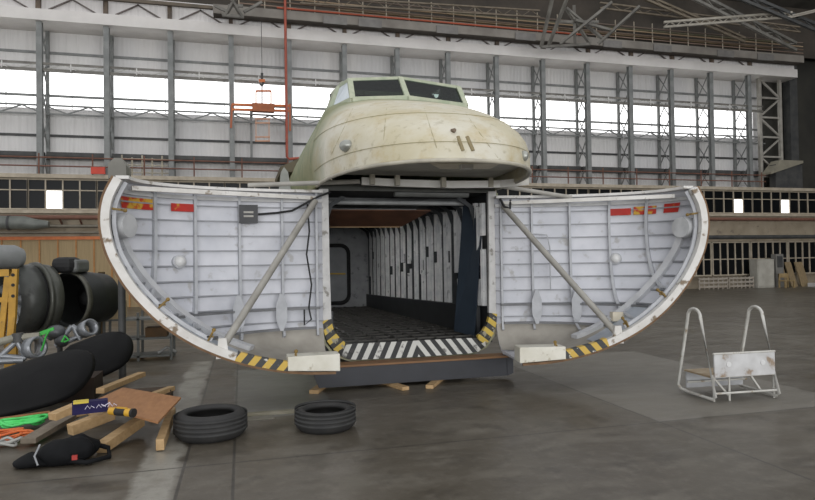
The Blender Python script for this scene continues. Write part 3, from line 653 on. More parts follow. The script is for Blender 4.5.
def door(s, ang, dz, lab):
    a = math.radians(ang); hx = XC+s*HW
    et = V((s*math.sin(a), -math.cos(a), 0)); ei = V((-s*math.cos(a), -math.sin(a), 0))
    def Q(t, w_, zv): return V((hx, YB-.02, dz))+et*t+ei*(HW-w_)+z_*zv
    def D(v): return et*v.x-ei*v.y+z_*v.z
    zs = [.361, .363, .366, .37, .376, .385, .40, .43, .47, .52, .58, .65, .72, .8, .9, 1.0, 1.12, 1.25, 1.4, 1.55, 1.7, 1.85, 2.0, 2.15, 2.3, 2.42, ZTOP]
    NP = 24; rows = []
    for zv in zs:
        T, W = Tz(zv), Wz(zv); r = []
        for k in range(NP+1):
            ph = math.pi/2*k/NP; r.append(Q(T*math.sin(ph)**(2/PP), W*math.cos(ph)**(2/PP), zv))
        rows.append(r)
    sk = MB().grid(rows)
    Wb = Wz(.361); sk.add([Q(0, 0, .36), Q(0, Wb, .36)]+rows[0], [(0, 1)+tuple(range(2, 3+NP))])
    dr = sk.build('nose_door', dskin, air, solid=.025 if s < 0 else -.025); dr['label'] = lab
    # keel: beige lower lining just inside the skin
    kz = [z for z in zs if .376 <= z <= .73]
    MB().grid([[q+D(inward(Tz(z)*math.sin(math.pi/2*k/NP)**(2/PP), Wz(z)*math.cos(math.pi/2*k/NP)**(2/PP), z))*.012 for k, q in enumerate(rows[zs.index(z)])] for z in kz]).build('keel_lining', dkeel, dr)
    # rim
    prof = [(p, q) for p, q in smooth_tab(PROF)]
    nr = []
    for i in range(len(prof)):
        p0, p1 = prof[max(i-1, 0)], prof[min(i+1, len(prof)-1)]; tx, tz = p1[0]-p0[0], p1[1]-p0[1]; l = math.hypot(tx, tz); nr.append((-tz/l, tx/l))
    def rimstrip(i0, i1, d0, d1, w0, w1, nm, mat):
        A_ = [Q(prof[i][0]+nr[i][0]*d0, w0, prof[i][1]+nr[i][1]*d0) for i in range(i0, i1)]
        B_ = [Q(prof[i][0]+nr[i][0]*d1, w0, prof[i][1]+nr[i][1]*d1) for i in range(i0, i1)]
        return MB().strip(A_, B_, -ei*(w1-w0)).build(nm, mat, dr)
    ie = len(prof); ic0 = min(i for i in range(ie) if prof[i][0] > .55); ic1 = min(i for i in range(ie) if prof[i][0] > 1.15)
    rimstrip(ic1-1, ie, -.005, .078, -.05, .04, 'rim', rimw)
    rimstrip(ic0-1, ic1, -.005, .1, -.05, .05, 'rim_chevron', stripes('rim_chevron%d' % s, '#c6a54a', '#3b3c3c', (et.x*.75, et.y*.75, .66), .14, .36, '#cfccc2'))
    rimstrip(1, ie, -.03, .0, -.045, .0, 'rim_seal', rustedge)
    rimstrip(ic1+8, ie, .09, .13, .03, .06, 'rim_flange', dribm)
    bxm = M('block_white', '#d9d6ca', '#c9c5b6', 4, .5, c3='#a0967f', s3=6)
    MB().prism([Q(-.02, -.07, .365), Q(.56, -.07, .40), Q(.56, -.07, .555), Q(-.02, -.07, .56)], -ei*.26).build('rim_block', bxm, dr, bevel=.008)
    # frames (stations) and stringers
    for t in (.08, .53, 1.07, 1.6, 2.04):
        P0, P1, nn = [], [], []
        z0 = next(z for z in [.4+.01*i for i in range(200)] if Tz(z) > t+.02)
        z0 = max(z0, .62)
        for k in range(25):
            zv = z0+(ZTOP-z0)*k/24; w_ = w_at(t, zv); n_ = D(inward(t, w_, zv))
            P0.append(Q(t-.015, w_at(t-.015, zv), zv)); P1.append(Q(t+.015, w_at(t+.015, zv), zv)); nn.append(n_*.06)
        MB().strip(P0, P1, nn).build('frame', dribm, dr)
    zz = .82; k = 0
    while zz < 2.4:
        T = t_at(.5, zz); P0, P1, nn = [], [], []; N = 16
        for i in range(N+1):
            ph = math.pi/2*i/N*(.93); t = Tz(zz)*math.sin(ph)**(2/PP); w_ = Wz(zz)*math.cos(ph)**(2/PP)
            P0.append(Q(t, w_, zz-.008)); P1.append(Q(t, w_, zz+.008)); nn.append(D(inward(t, w_, zz))*.032)
        MB().strip(P0, P1, nn).build('stringer', dstr, dr); zz += .187; k += 1
    # curved inner frame and shelf web
    P0, P1, nn = [], [], []
    for i in range(27):
        zv = .54+(2.15-.54)*i/26; wa_ = .38+(2.15-zv)/1.6*.34; wb_ = wa_-.09; t = t_at(wa_, zv); t2 = t_at(wb_, zv); P0.append(Q(t, wa_, zv)); P1.append(Q(t2, wb_, zv)); nn.append(D(inward(t, wa_, zv))*.07)
    MB().strip(P0, P1, nn).build('curved_frame', M('curved_frame_white', '#c9cacc', '#b9babd', 6, .5), dr)
    zl = [.56+.42*i/12 for i in range(13)]
    MB().strip([Q(t_at(.6, z), .57, z) for z in zl], [Q(t_at(.1, z)-.1, .1, z) for z in zl], ei*.01).build('shelf_web', M('web_grey', '#b2b8c0', '#9da3ab', 3, .5), dr)
    # longeron, low rail
    P0 = [Q(t, w_at(t, .98)-.06, .98) for t in [.05+i*.1 for i in range(18)]+[1.8]]
    MB().strip(P0, [p+z_*.03 for p in P0], ei*.05).build('longeron', M('longeron_grey', '#77787a', '#626365', 4, .6), dr)
    P0 = [Q(.1+i*.11, w_at(.1+i*.11, .72)-.05, .72) for i in range(13)]; MB().strip(P0, [p+z_*.03 for p in P0], ei*.04).build('longeron', MATS['longeron_grey'], dr)
    for t in (.55, 1.08):
        c = Q(t, w_at(t, .98)-.11, .96); pr = [(-.02, .24), (.02, .24), (.07, .1), (.07, -.1), (.02, -.24), (-.02, -.24), (-.07, -.1), (-.07, .1)]
        MB().prism([c+et*x+z_*y for x, y in pr], ei*.02).build('gusset', dribm, dr)
    # top flanges
    def top(zv, wd, th, nm, mat):
        A_, B_ = [], []
        for i in range(21):
            ph = math.pi/2*i/20*.985; t = Tz(zv)*math.sin(ph)**(2/PP); w_ = Wz(zv)*math.cos(ph)**(2/PP); n_ = inward(t, w_, zv); n_.z = 0; n_.normalize()
            A_.append(Q(t, w_, zv)); B_.append(Q(t, w_, zv)+D(n_)*wd)
        return MB().strip(A_, B_, V((0, 0, th))).build(nm, mat, dr)
    top(ZTOP-.01, .13, .035, 'top_flange', white); top(2.385, .05, .045, 'upper_rail', M('rail_grey', '#c3c3c3', '#b0b0b0', 5, .5))
    MB().beam(Q(.1, HW-.1, 2.44), Q(2.2, .3, 2.44), .05, .05).build('cross_rail', rimw, dr)
    # red warning bands on the upper panels
    def band(t0, t1, z0, z1, mat):
        rws = [[Q(t0+(t1-t0)*i/10, w_at(t0+(t1-t0)*i/10, z)-.035, z) for i in range(11)] for z in (z0, z1)]
        MB().strip(rws[0], rws[1], ei*.004).build('red_band', mat, dr)
    band(1.88, 2.12, 2.235, 2.345, redy) if s > 0 else band(2.03, 2.32, 2.235, 2.36, redy); band(1.58, 1.85, 2.235, 2.33, redp); 
    if s > 0: band(2.19, 2.31, 2.24, 2.36, redp)
    # round lens and landing lamp housing
    t = 1.66 if s > 0 else 1.78; zv = 1.62; w_ = w_at(t, zv); n_ = D(inward(t, w_, zv)); c = Q(t, w_, zv)
    MB().cyl(c, c+n_*.05, .085, .085, 20).build('lens_ring', dribm, dr); MB().ball(c+n_*.05, .07, .07, .07).build('round_lens', lampm, dr)
    c = Q(2.26, .2, 2.02); ax = (et*.85-ei*.4).normalized()
    hs = MB().cyl(c-ax*.07, c+ax*.05, .13, .14, 24).build('lamp_housing', M('housing_grey', '#bdbebf', '#a5a6a7', 5, .45), dr)
    MB().cyl(c+ax*.051, c+ax*.06, .115, .115, 24).build('lamp_face', M('lamp_glass', '#aab9c6', '#c5d0d8', 4, .15), hs); MB().obox(c+ax*.12+ei*.03, et*.03, ei*.02, z_*.12).build('recess_shade_plate', dsteel, hs)  # dark plate by the lamp stands in for the shade of its recess
    # diagonal strut, latches, small fittings
    p0, p1 = Q(.1, HW-.12, 2.40), Q(1.25, .02, .69)
    MB().cyl(p0, p1, .042, .042, 12).build('strut', strutm, dr); MB().prism([p1+et*.07-z_*.12, p1-et*.07-z_*.12, p1-et*.04+z_*.1, p1+et*.04+z_*.1], ei*.05).build('strut_bracket', rimw, dr)
    for t in (.5, 1.45, 1.95, 2.42):
        i = min(range(ie), key=lambda j: abs(prof[j][0]-t)+(0 if t < 2.4 else abs(prof[j][1]-2.2))); c = Q(prof[i][0]+nr[i][0]*.13, .04, prof[i][1]+nr[i][1]*.13)
        nn_ = et*nr[i][0]+z_*nr[i][1]
        MB().beam(c-nn_*.05, c+nn_*.08, .022).ball(c+nn_*.08, .022, n=8, m=6).beam(c-et*.035, c+et*.035, .02).beam(c-nn_*.04+ei*.03, c+nn_*.05+ei*.05, .018).build('latch', brass, dr)
    if s < 0:
        c = Q(.95, w_at(.95, 2.2)-.1, 2.22)
        bo = MB().obox(c, et*.115, ei*.04, z_*.115).build('junction_box', M('box_black', '#232427', '#2c2d30', 6, .5), dr)
        MB().obox(c+ei*.045+z_*.02, et*.06, ei*.006, z_*.012).obox(c+ei*.045-z_*.03, et*.06, ei*.006, z_*.012).build('box_slot', strutm, bo)
        MB().tube([Q(.83, 1.1, 2.22), Q(.6, 1.12, 2.24), Q(.4, 1.12, 2.27), Q(.2, 1.1, 2.38), Q(.05, 1.1, 2.46), Q(-.1, 1.15, 2.52)], .016, 6).build('cable', black, dr)
        MB().tube([Q(.2, 1.14, 2.36), Q(.18, 1.13, 2.0), Q(.22, 1.13, 1.7), Q(.16, 1.13, 1.3), Q(.2, 1.13, 1.0), Q(.17, 1.12, .85), Q(.26, 1.12, .78), Q(.26, 1.12, .98)], .012, 6).build('cable', black, dr)
    else:
        MB().tube([Q(.05, 1.1, 2.5), Q(.1, 1.05, 2.38), Q(.18, 1.05, 2.36), Q(.2, 1.1, 2.48)], .018, 6).build('cable', black, dr)
        MB().tube([Q(.55, 1.15, 2.0), Q(.72, 1.1, 1.98), Q(.76, 1.1, 1.8), Q(.76, 1.1, 1.2)], .01, 6).build('conduit', dribm, dr)
        c = Q(1.5, .55, .85); MB().obox(c, et*.09, ei*.05, z_*.06).build('paper_box', M('paper_cream', '#d9d0bb'), dr)
    # retracting rod to the nose
    if s < 0: e0, e1 = Q(.95, HW-.05, 2.6), at(360, 181.5, 7.9)
    else: e0, e1 = Q(1.05, HW-.25, 2.5), at(500, 186, 7.9)
    MB().cyl(e0, e1, .03, .03, 10).build('actuator_rod', strutm, dr)
    return dr
door(-1, 90, .045, 'open nose door with black junction box and hanging cables'); door(1, 80, 0, 'open nose door with curved conduit and cream box on its lower web')
# wing root stub seen past the left of the nose
a, b = at(281, 172, 13), at(304, 157, 13)
MB().prism([at(280, 167, 13.2), at(304, 156, 13.2), at(306, 162, 13.2), at(292, 172, 13.2), at(281, 171, 13.2)], (0, 2.2, 0)).build('wing_root', M('wing_brown', '#6b6250', '#57503f', 3, .7), air)
MB().prism([at(279, 190, 12.2), at(281, 172, 12.2), at(284, 167, 12.2), at(288, 172, 12.2), at(291, 190, 12.2)], (0, .12, 0)).build('wing_fillet', M('pale_grey', '#a9aaa6', '#979893', 4, .6), air)

# ---- cradle under the nose
bm2 = M('cradle_steel', '#24262d', '#1c1e24', 3, .5)
cr_ = thing('support_beam', (2.3, 8.2, .07), 'dark steel beam lying under the aircraft sill on wooden packing', 'beam')
bl_, br_ = at(319, 378, 7.88).x, at(507, 370, 7.88).x
MB().box(bl_, br_, 7.88, 7.91, .05, .29).box(bl_, br_, 7.91, 8.05, .05, .07).box(bl_, br_, 7.91, 8.05, .27, .29).build('channel', bm2, cr_)
MB().prism([(br_, 7.87, .05), (br_+.09, 7.87, .08), (br_+.09, 7.87, .29), (br_, 7.87, .29)], (0, .18, 0)).build('end_plate', bm2, cr_)
MB().prism([(bl_, 7.87, .05), (bl_, 7.87, .29), (bl_-.09, 7.87, .29)], (0, .18, 0)).build('end_plate', bm2, cr_)
o = MB().box(bl_+.02, br_+.06, 7.9, 8.17, .291, .316).build('plank', wood('plank_brown', '#8a6848', '#755538', (1, 8, 8))); tag(o, 'brown plank lying along the top of the dark support beam', 'plank')
wd = wood('timber_pale', '#bb9d74', '#a3855c', (3, 8, 8))
def timber(p, q, w_, h_, lab, mat=None, name='timber_offcut', group=None):
    p, q = V(p), V(q); o = MB().beam(p, q, w_, h_).build(name, mat or wd, bevel=.004); return tag(o, lab, 'timber', group)
timber((1.78, 8.3, .024), (1.99, 7.62, .024), .1, .046, 'wood packing under middle of the dark support beam, long left piece')
timber((2.72, 8.3, .024), (2.3, 7.62, .024), .1, .046, 'wood packing under middle of the dark support beam, short right piece')
timber((1.1, 8.4, .024), (.85, 7.8, .024), .12, .046, 'wood packing under left end of the dark support beam')
# underfloor support for aircraft
o = MB().box(1.5, 3.1, 8.6, 9.4, 0, .27).box(1.5, 3.1, 13, 13.8, 0, .27).box(1.5, 3.1, 18, 18.8, 0, .27).build('belly_cradle', bm2); tag(o, 'dark cradle blocks under the aircraft belly behind the beam', 'cradle')
# dark leaning panel inside the hold
c = MB().prism([at(463, 205, 9.0), at(483, 207, 8.6), at(474, 336, 8.52), at(454, 331, 9.0)], (.02, .015, 0)); o = c.build('partition_board', M('panel_slate', '#36404b', '#2e3742', 2, .4)); tag(o, 'dark slate blue panel leaning on hold wall by right jamb', 'panel')

# ------------------------------------------------------------------ FLOOR ITEMS
def tyre(c, Ro, Wd, lab):
    Ri = Ro*.65; pr = [(0, Ri+.02), (.02, Ri), (.04, Ri+.02), (.03, Ri+.06), (.0, Ro*.82), (.02, Ro*.93), (.05, Ro*.985), (.09, Ro), (Wd-.09, Ro), (Wd-.05, Ro*.985), (Wd-.02, Ro*.93), (Wd, Ro*.82), (Wd-.03, Ri+.06), (Wd-.04, Ri+.02), (Wd-.02, Ri), (Wd, Ri+.02), (Wd-.02, Ri+.05), (Wd-.05, Ro*.8), (Wd-.07, Ro*.9), (.07, Ro*.9), (.05, Ro*.8), (.02, Ri+.05)]
    pr = [(0.0, Ri+.03), (-.0, Ro*.85), (.03, Ro*.95), (.07, Ro), (Wd-.07, Ro), (Wd-.03, Ro*.95), (Wd, Ro*.85), (Wd, Ri+.03), (Wd-.02, Ri), (Wd-.05, Ri+.01), (Wd-.06, Ro*.88), (.06, Ro*.88), (.05, Ri+.01), (.02, Ri)]
    m = MB().lathe(c, (0, 0, 1), pr, 48)
    o = thing('car_tyre', c, lab, 'tyre'); m.build('carcass', M('tyre_rubber', '#262626', '#2f2e2d', 6, .7), o)
    g = MB()
    for k, zz in enumerate((.06, .1, .14, .18)): g.lathe(V(c)+V((0, 0, zz)), (0, 0, 1), [(0, Ro-.005), (0, Ro+.003), (.03, Ro+.003), (.022, Ro-.005)], 48)
    g.build('tread', M('tread_rubber', '#2c2c2c', '#363635', 6, .75), o)
tyre(gnd(211, 435), .338, .235, 'black car tyre lying flat beside the timber pile'); tyre(gnd(325.5, 427.5), .3, .195, 'smaller black car tyre lying flat in front of white door block')
o = MB().box(*sorted((gnd(246, 415).x, gnd(296, 412).x)), gnd(270, 414).y-.05, gnd(270, 414).y+.03, 0, .03).build('batten', M('grey_batten', '#8c8778', '#77725f', 5, .7)); tag(o, 'thin grey batten on floor between the two tyres', 'batten')
o = MB().box(gnd(246, 420).x, gnd(275, 420).x, gnd(260, 420).y, gnd(260, 420).y+.12, 0, .012).build('board_scrap', M('grey_scrap', '#77746a', '#686459', 5, .7)); tag(o, 'flat grey board scrap on floor beside the larger tyre', 'board')

# steel safety steps on the right
t = thing('safety_steps', (5.5, 6.2, 0), 'white tubular safety steps with two hoop handrails standing on the floor', 'steps')
tb = M('steps_white', '#c2c1bb', '#aeaca5', 6, .45, c3='#8c7c66', s3=9)
for x in (5.08, 5.9):
    pts = []
    for y_, zz in ((5.80, .06), (5.84, .03), (5.95, .03), (6.25, .03), (6.42, .04), (6.47, .09)): pts.append((x, y_, zz))
    for k in range(9):
        a = math.pi*k/8; pts.append((x, 6.14+.115*math.cos(a), .93+.10*math.sin(a)))
    MB().tube([pts[i] for i in range(len(pts))], .019, 8, True).build('hoop_rail', tb, t)
MB().box(5.08, 5.9, 5.87, 6.35, .265, .285).build('tread', M('tread_worn', '#8d7a5f', '#a89a85', 6, .7), t)
MB().box(5.1, 5.88, 5.83, 5.85, .28, .53).build('back_board', M('board_white', '#c6c6c6', '#b2b1b0', 5, .5, c3='#8c7a66', s3=5), t)
MB().box(5.12, 5.89, 6.36, 6.38, .06, .25).build('rear_board', M('board_white2', '#b5b6b8', '#a5a6a8', 5, .5), t)
MB().box(5.08, 5.9, 5.85, 5.87, .27, .30).build('tread_edge', tb, t)
for x in (5.12, 5.32, 5.9): MB().cyl((x, 5.88, .0), (x, 5.88, .28), .013, n=8).build('upright', tb, t)
MB().beam((5.13, 5.89, .26), (5.32, 5.89, .05), .02).beam((5.62, 5.9, .26), (5.75, 5.9, .08), .02).build('brace', tb, t)
for y_, zz in ((5.82, .1), (6.3, .14), (5.84, .54)): MB().tube([(5.09, y_, zz), (5.89, y_, zz)], .013, 8).build('cross_bar', tb, t)
for x in (5.28, 5.72): MB().cyl((x, 5.822, .42), (x, 5.83, .42), .03, n=12).build('hand_hole', lampm, t)

t.rotation_euler.z = -.07; t.location.x += .04
# far right items against the low building
o = thing('white_cabinet', gnd(765, 287), 'tall white metal cabinet against the low building', 'cabinet')
p = at(758, 287, 25.3); q = at(774, 259, 25.3)
MB().box(p.x, q.x, 25.3, 25.8, 0, q.z).build('cabinet_body', M('cabinet_white', '#a9a69c', '#98948a', 3, .6), o, bevel=.01); MB().box(p.x+.05, q.x-.05, 25.28, 25.3, .1, q.z-.08).build('cabinet_door', M('cabinet_door', '#b4b1a7', '#a29e94', 3, .6), o)
p = at(778, 276, 25.2); q = at(785, 254, 25.2)
o = thing('switch_box', (p.x, 25.2, p.z), 'grey electrical box beside the tall white cabinet', 'box'); MB().box(p.x, q.x, 25.3, 25.6, 0, q.z).build('box_body', M('box_grey', '#7f7d78', '#6e6c67', 4, .6), o); MB().box(p.x+.07, q.x-.07, 25.28, 25.3, 1.0, q.z-.1).build('box_face', dsteel, o)
o = thing('wooden_chair', gnd(790, 286), 'small pale wooden chair standing right of the grey electrical box', 'chair')
x0, x1 = at(785.5, 280, 24.6).x, at(795, 280, 24.6).x
pw = M('chair_wood', '#a08a63', '#8d7851', 5, .7)
MB().box(x0, x1, 24.6, 25.0, .32, .37).build('seat', pw, o); MB().box(x0, x1, 24.98, 25.02, .5, .7).build('backrest', pw, o)
for a in (x0+.03, x1-.03):
    MB().box(a-.03, a+.03, 24.6, 24.66, 0, .32).build('leg', pw, o); MB().box(a-.03, a+.03, 24.96, 25.02, 0, .7).build('leg', pw, o)
for i, (a, b, tp, lab) in enumerate(((783.5, 788, 261, 'dark tan board leaning upright behind the wooden chair'), (791, 797, 262, 'tan board leaning upright beside the wooden chair'), (801, 808.5, 262, 'wide tan board leaning upright farthest to the right'))):
    x0, x1 = at(a, 280, 25.4).x, at(b, 280, 25.4).x; zt = at(a, tp, 25.5).z
    o = MB().prism([(x0, 25.35, 0), (x1, 25.35, 0), (x1, 25.75, zt), (x0, 25.75, zt)], (0, .06, 0)).build('leaning_board', wood('board_tan%d' % i, '#8f7c5d', '#7a6a50', (6, 6, 1))); tag(o, lab, 'board')
for i, (a, b) in enumerate(((700, 728), (730, 754))):
    x0, x1 = at(a, 280, 25.4).x, at(b, 280, 25.4).x
    o = thing('slatted_barrier', ((x0+x1)/2, 25.4, 0), ('left' if i == 0 else 'right')+' one of two low white slatted barriers below dark windows', 'barrier')
    fm_ = M('barrier_white', '#a59d92', '#93897c', 4, .7); m = MB()
    for zz in (.08, .27, .46): m.box(x0, x1, 25.4, 25.43, zz, zz+.09)
    m.build('rail', fm_, o); m = MB(); nn_ = 6
    for k in range(nn_+1): xx = x0+(x1-x0)*k/nn_; m.box(xx-.03, xx+.03, 25.43, 25.47, 0, .58)
    m.build('post', fm_, o)
o = MB().box(at(811, 280, 25).x, at(815, 280, 25).x+.6, 24.7, 25.2, 0, at(812, 283, 25).z).build('white_box', white); tag(o, 'low white box at right frame edge by the wall', 'box')

# ---- left: gallery bits
p = at(90.5, 173, YA-.2); q = at(104.5, 168.5, YA-.2)
o = MB().box(p.x, q.x, YA-.15, YA+.0, p.z-.02, q.z+.06).build('red_box', M('red_box', '#c53a20', '#b8331c', 4, .5)); tag(o, 'bright red box on the gallery above the left door rim', 'box')
Yt = 25.0; p0, p1 = at(-20, 222, Yt), at(24, 223, Yt)
o = thing('duct_tank', p0, 'grey cylindrical duct with tapered end above tan boards', 'tank')
MB().tube([p0, p1, p1+V((.35, 0, -.05)), p1+V((.8, 0, -.05))], [.25, .25, .2, .12], 20).build('tank_shell', M('tank_grey', '#6f726c', '#5f625d', 3, .5), o)
MB().tube([p1+V((-.5, 0, 0)), p1+V((-.42, 0, 0))], .27, 20).build('tank_band', dsteel, o)
p, q = at(108, 178, 9.3), at(126, 158, 9.3)
o = thing('grey_case', (p.x, 9.5, p.z), 'grey box on a stand behind the upper left door corner', 'box')
MB().prism([(p.x, 9.3, p.z), (q.x, 9.3, p.z), (q.x, 9.3, q.z-.1), (q.x-.06, 9.3, q.z), (p.x+.08, 9.3, q.z), (p.x, 9.3, q.z-.08)], (0, .4, 0)).build('case_body', M('case_grey', '#7c7a72', '#6b6962', 3, .6), o)
MB().cyl((p.x+.13, 9.5, 0), (p.x+.13, 9.5, p.z), .05).build('stand', dsteel, o)

t = thing('gallery_rack', at(145, 174, YA+.5), 'pale tubular rack standing on the gallery behind the left door', 'rack')
rm_ = M('rack_pale', '#b5ad9b', '#9c9483', 4, .6)
xa, xb = at(122, 165, YA+.6).x, at(172, 165, YA+.6).x
for i in range(6):
    x = xa+(xb-xa)*i/5; MB().cyl((x, YA+.6, 5.1), (x, YA+.6, 6.0-.1*(i % 2)), .035, n=6).build('upright', rm_, t)
for zz in (5.3, 5.6, 5.85): MB().cyl((xa, YA+.6, zz), (xb, YA+.6, zz), .025, n=6).build('shelf_bar', rm_, t)
p, q = at(190, 193, YA-.1), at(206, 187, YA-.1)
# ---- left: engine cowlings
gm = M('cowl_grey', '#4d4f4c', '#3a3b39', 3, .45, .3, c3='#2f302e', s3=5); gd = M('cowl_dark', '#2e302f', '#252625', 3, .5, .3)
ax = V((.743, .67, 0)).normalized(); r = .5
fc = at(5, 300, 10.0)
e = thing('engine_cowling', (fc.x, fc.y, 0), 'grey round engine cowling at left frame edge behind yellow stand', 'engine')
MB().lathe(fc, ax, [(0, r*.93), (.2, r*1.0), (.33, r), (.33, r-.05), (.2, r-.06), (.04, r*.86)], 40).build('cowl_shell', gm, e)
MB().lathe(fc+ax*.33, ax, [(0, r-.03), (.05, r-.03), (.05, r-.1), (0, r-.1)], 40).build('cowl_gap', black, e)
MB().lathe(fc+ax*.38, ax, [(0, r-.06), (0, r+.03), (.04, r+.035), (.05, r-.02), (.08, r+.01), (.2, r-.01), (.22, r-.06), (.18, r-.1), (.05, r-.1)], 40).build('cowl_ring', M('ring_grey', '#55564f', '#43443f', 3, .4, .3), e)
MB().lathe(fc+ax*.35, ax, [(0, 0), (0, r*.88), (.06, r*.88), (.06, 0)], 32, False).build('firewall', black, e)
u = ax.cross(z_).normalized()
hb = MB().lathe(fc+ax*.1, ax, [(-.1, 0), (-.08, .12), (.1, .18), (.25, .18)], 24, False).build('hub', MATS['roof_duct'], e)
for k in range(9):
    a = 2*math.pi*k/9; d = u*math.cos(a)+z_*math.sin(a); MB().cyl(fc+ax*.15+d*.17, fc+ax*.15+d*.44, .075, .065, 10).build('engine_cylinder', M('cylinder_alu', '#77797b', '#5a5c5e', 9, .4, .4), hb)
a = at(7, 257, 9.95); MB().tube([a-ax*.45, a+ax*.1, a+ax*.2], [.17, .17, .12], 16).build('intake_scoop', M('scoop_grey', '#8b8d8d', '#777979', 3, .5), e)
for q in (.1, .45): p_ = fc+ax*q; MB().cyl((p_.x, p_.y, 0), (p_.x, p_.y, fc.z-r+.06), .05).build('stand_leg', dsteel, e)
cc = at(79, 299, 10.75); r = .43
e = thing('engine_cowl_ring', (cc.x, cc.y, 0), 'dark open cowl ring with black scoop beside the left door', 'engine'); ax = V((-.55, -.8, 0)).normalized()
MB().lathe(cc-ax*.45, ax, [(0, r*.9), (.35, r), (.6, r*1.0), (.68, r*.95), (.6, r*.86), (.2, r*.8), (.02, r*.82)], 40).build('ring_shell', gd, e)
MB().lathe(cc+ax*.14, ax, [(0, r+.004), (.08, r+.0), (.085, r*.96), (0, r*.95)], 40).build('ring_lip', M('lip_grey', '#6b6a60', '#55544c', 4, .4, .3), e)
MB().lathe(cc-ax*.4, ax, [(0, 0), (0, r*.82), (.1, r*.82), (.12, .15), (.3, .1), (.32, 0)], 32, False).build('ring_hub', black, e)
a = at(67, 265, 10.5); MB().obox(a, (.15, -.03, 0), (.05, .2, 0), (0, 0, .12)).build('ring_scoop', black, e, bevel=.09)
a = at(78, 266, 10.6); MB().obox(a, (.09, -.03, 0), (.05, .2, 0), (0, 0, .1)).build('scoop_cover', M('cover_grey', '#6d6f6d', '#5d5f5d', 4, .5), e, bevel=.05)
for p_ in ((-.3, .1), (.25, .1)): MB().cyl(V((cc.x+p_[0], cc.y+p_[1], 0)), V((cc.x+p_[0], cc.y+p_[1], cc.z-r*.75)), .04).build('stand_leg', dsteel, e)
# yellow stand
ym = M('yellow_stand', '#b98d2f', '#9c7527', 5, .6, c3='#6b5324', s3=9)
t = thing('yellow_stand', at(8, 340, 9.2), 'yellow drilled steel frame standing at the left frame edge', 'stand')
def Yp(px, py): return at(px, py, 9.2)
MB().prism([Yp(9, 269), Yp(17, 269), Yp(15, 318), Yp(12, 345), Yp(6, 345), Yp(8, 318)], (0, .08, 0)).build('upright', ym, t)
MB().prism([Yp(-20, 270), Yp(12, 269), Yp(12, 276), Yp(-20, 277)], (0, .08, 0)).build('cross_bar', ym, t)
MB().beam(Yp(7, 277)+V((0, .04, 0)), Yp(0, 340)+V((0, .04, 0)), .07).beam(Yp(14, 300)+V((0, .04, 0)), Yp(-8, 300)+V((0, .04, 0)), .06).build('brace', ym, t)
a = Yp(9, 345); MB().box(a.x-.06, a.x+.08, 9.2, 9.28, 0, a.z).box(a.x-.3, a.x+.3, 9.1, 9.5, 0, .05).build('foot', ym, t)
h = MB()
for py in (275, 285, 296): p = Yp(13, py); h.cyl(p-V((0, .005, 0)), p+V((0, .01, 0)), .022, n=10)
h.build('hole', black, t)
p = at(88, 275, 11.4)
t = thing('rust_post', (p.x, p.y, 0), 'thin rusty brown post between cowl ring and open door', 'post')
s_ = at(98, 272, 11.6); MB().box(s_.x, s_.x+.09, 11.6, 11.7, 0, s_.z).build('post_body', M('rust_brown', '#5f4a2c', '#4b3a22', 5, .8), t)
# cream card box on a low shelf, steel rack behind the door
x0, x1 = at(105, 310, 11.5).x, at(124, 310, 11.5).x; zt, zb = at(115, 301, 11.5).z, at(115, 319, 11.5).z
t = thing('steel_rack', (-1.8, 11.6, 0), 'low grey steel rack on the floor behind the left door rim', 'rack')
xa, xb = at(104, 330, 11.4).x, at(171, 330, 11.4).x
rk = M('rack_grey', '#6a6c69', '#585a57', 4, .6)
for zz in (.06, .36, zb-.03): MB().box(xa, xb, 11.4, 11.9, zz, zz+.03).build('shelf', rk, t)
for x in (xa, (xa+xb)/2, xb):
    for y_ in (11.4, 11.88): MB().box(x-.02, x+.02, y_, y_+.03, 0, zb+.1).build('post', rk, t)
o = MB().box(x0, x1, 11.45, 11.8, zb, zt).build('card_box', M('card_cream', '#c0ab88', '#ad9875', 4, .8), bevel=.006); tag(o, 'cream cardboard box on top of the low steel rack', 'box')
xm = (xa+xb)/2
o = MB().box(xm+.1, xm+.45, 11.5, 11.8, .39, .55).build('parts_box', M('parts_brown', '#5c4429', '#4d3a24', 5, .8)); tag(o, 'brown box of parts on middle shelf of the steel rack', 'box')
o = MB().tube([(xm+.3, 11.5, .11), (xm+.45, 11.55, .2), (xm+.6, 11.5, .11)], .03, 6).build('metal_bracket', M('bracket_grey', '#8d8d8a')); tag(o, 'bent grey bracket on lowest shelf of the steel rack', 'bracket')

# ---- left: black slabs, castings, pile
def slab(pts, th, nm, mat, parent=None):         # cushion-like slab from an outline: thin at the edge, thick in the middle
    pts = [V(p) for p in pts]; c = sum(pts, V())/len(pts); nrm = V((0, 0, 0))
    for i in range(len(pts)): nrm += (pts[i]-c).cross(pts[(i+1) % len(pts)]-c)
    nrm.normalize(); rows = []
    for s_, h in ((0, -1), (.4, -.94), (.75, -.7), (.94, -.35), (1, 0), (.94, .35), (.75, .7), (.4, .94), (0, 1)): rows.append([c+(p-c)*s_+nrm*th*h/2 for p in pts+[pts[0]]])
    return MB().grid(rows).build(nm, mat, parent)
def rounded(pts, k=3):      # Chaikin
    for _ in range(k):
        q = []
        for i in range(len(pts)): a, b = V(pts[i]), V(pts[(i+1) % len(pts)]); q += [a.lerp(b, .25), a.lerp(b, .75)]
        pts = q
    return pts
bl = M('slab_black', '#0c0c0d', '#111112', 4, .6); bl.node_tree.nodes['Principled BSDF'].inputs['Specular IOR Level'].default_value = .2
def tilt(px, py, Y0, k): # outline on a sloping plane: higher points lie farther back
    return at(px, py, Y0+(400-py)*k)
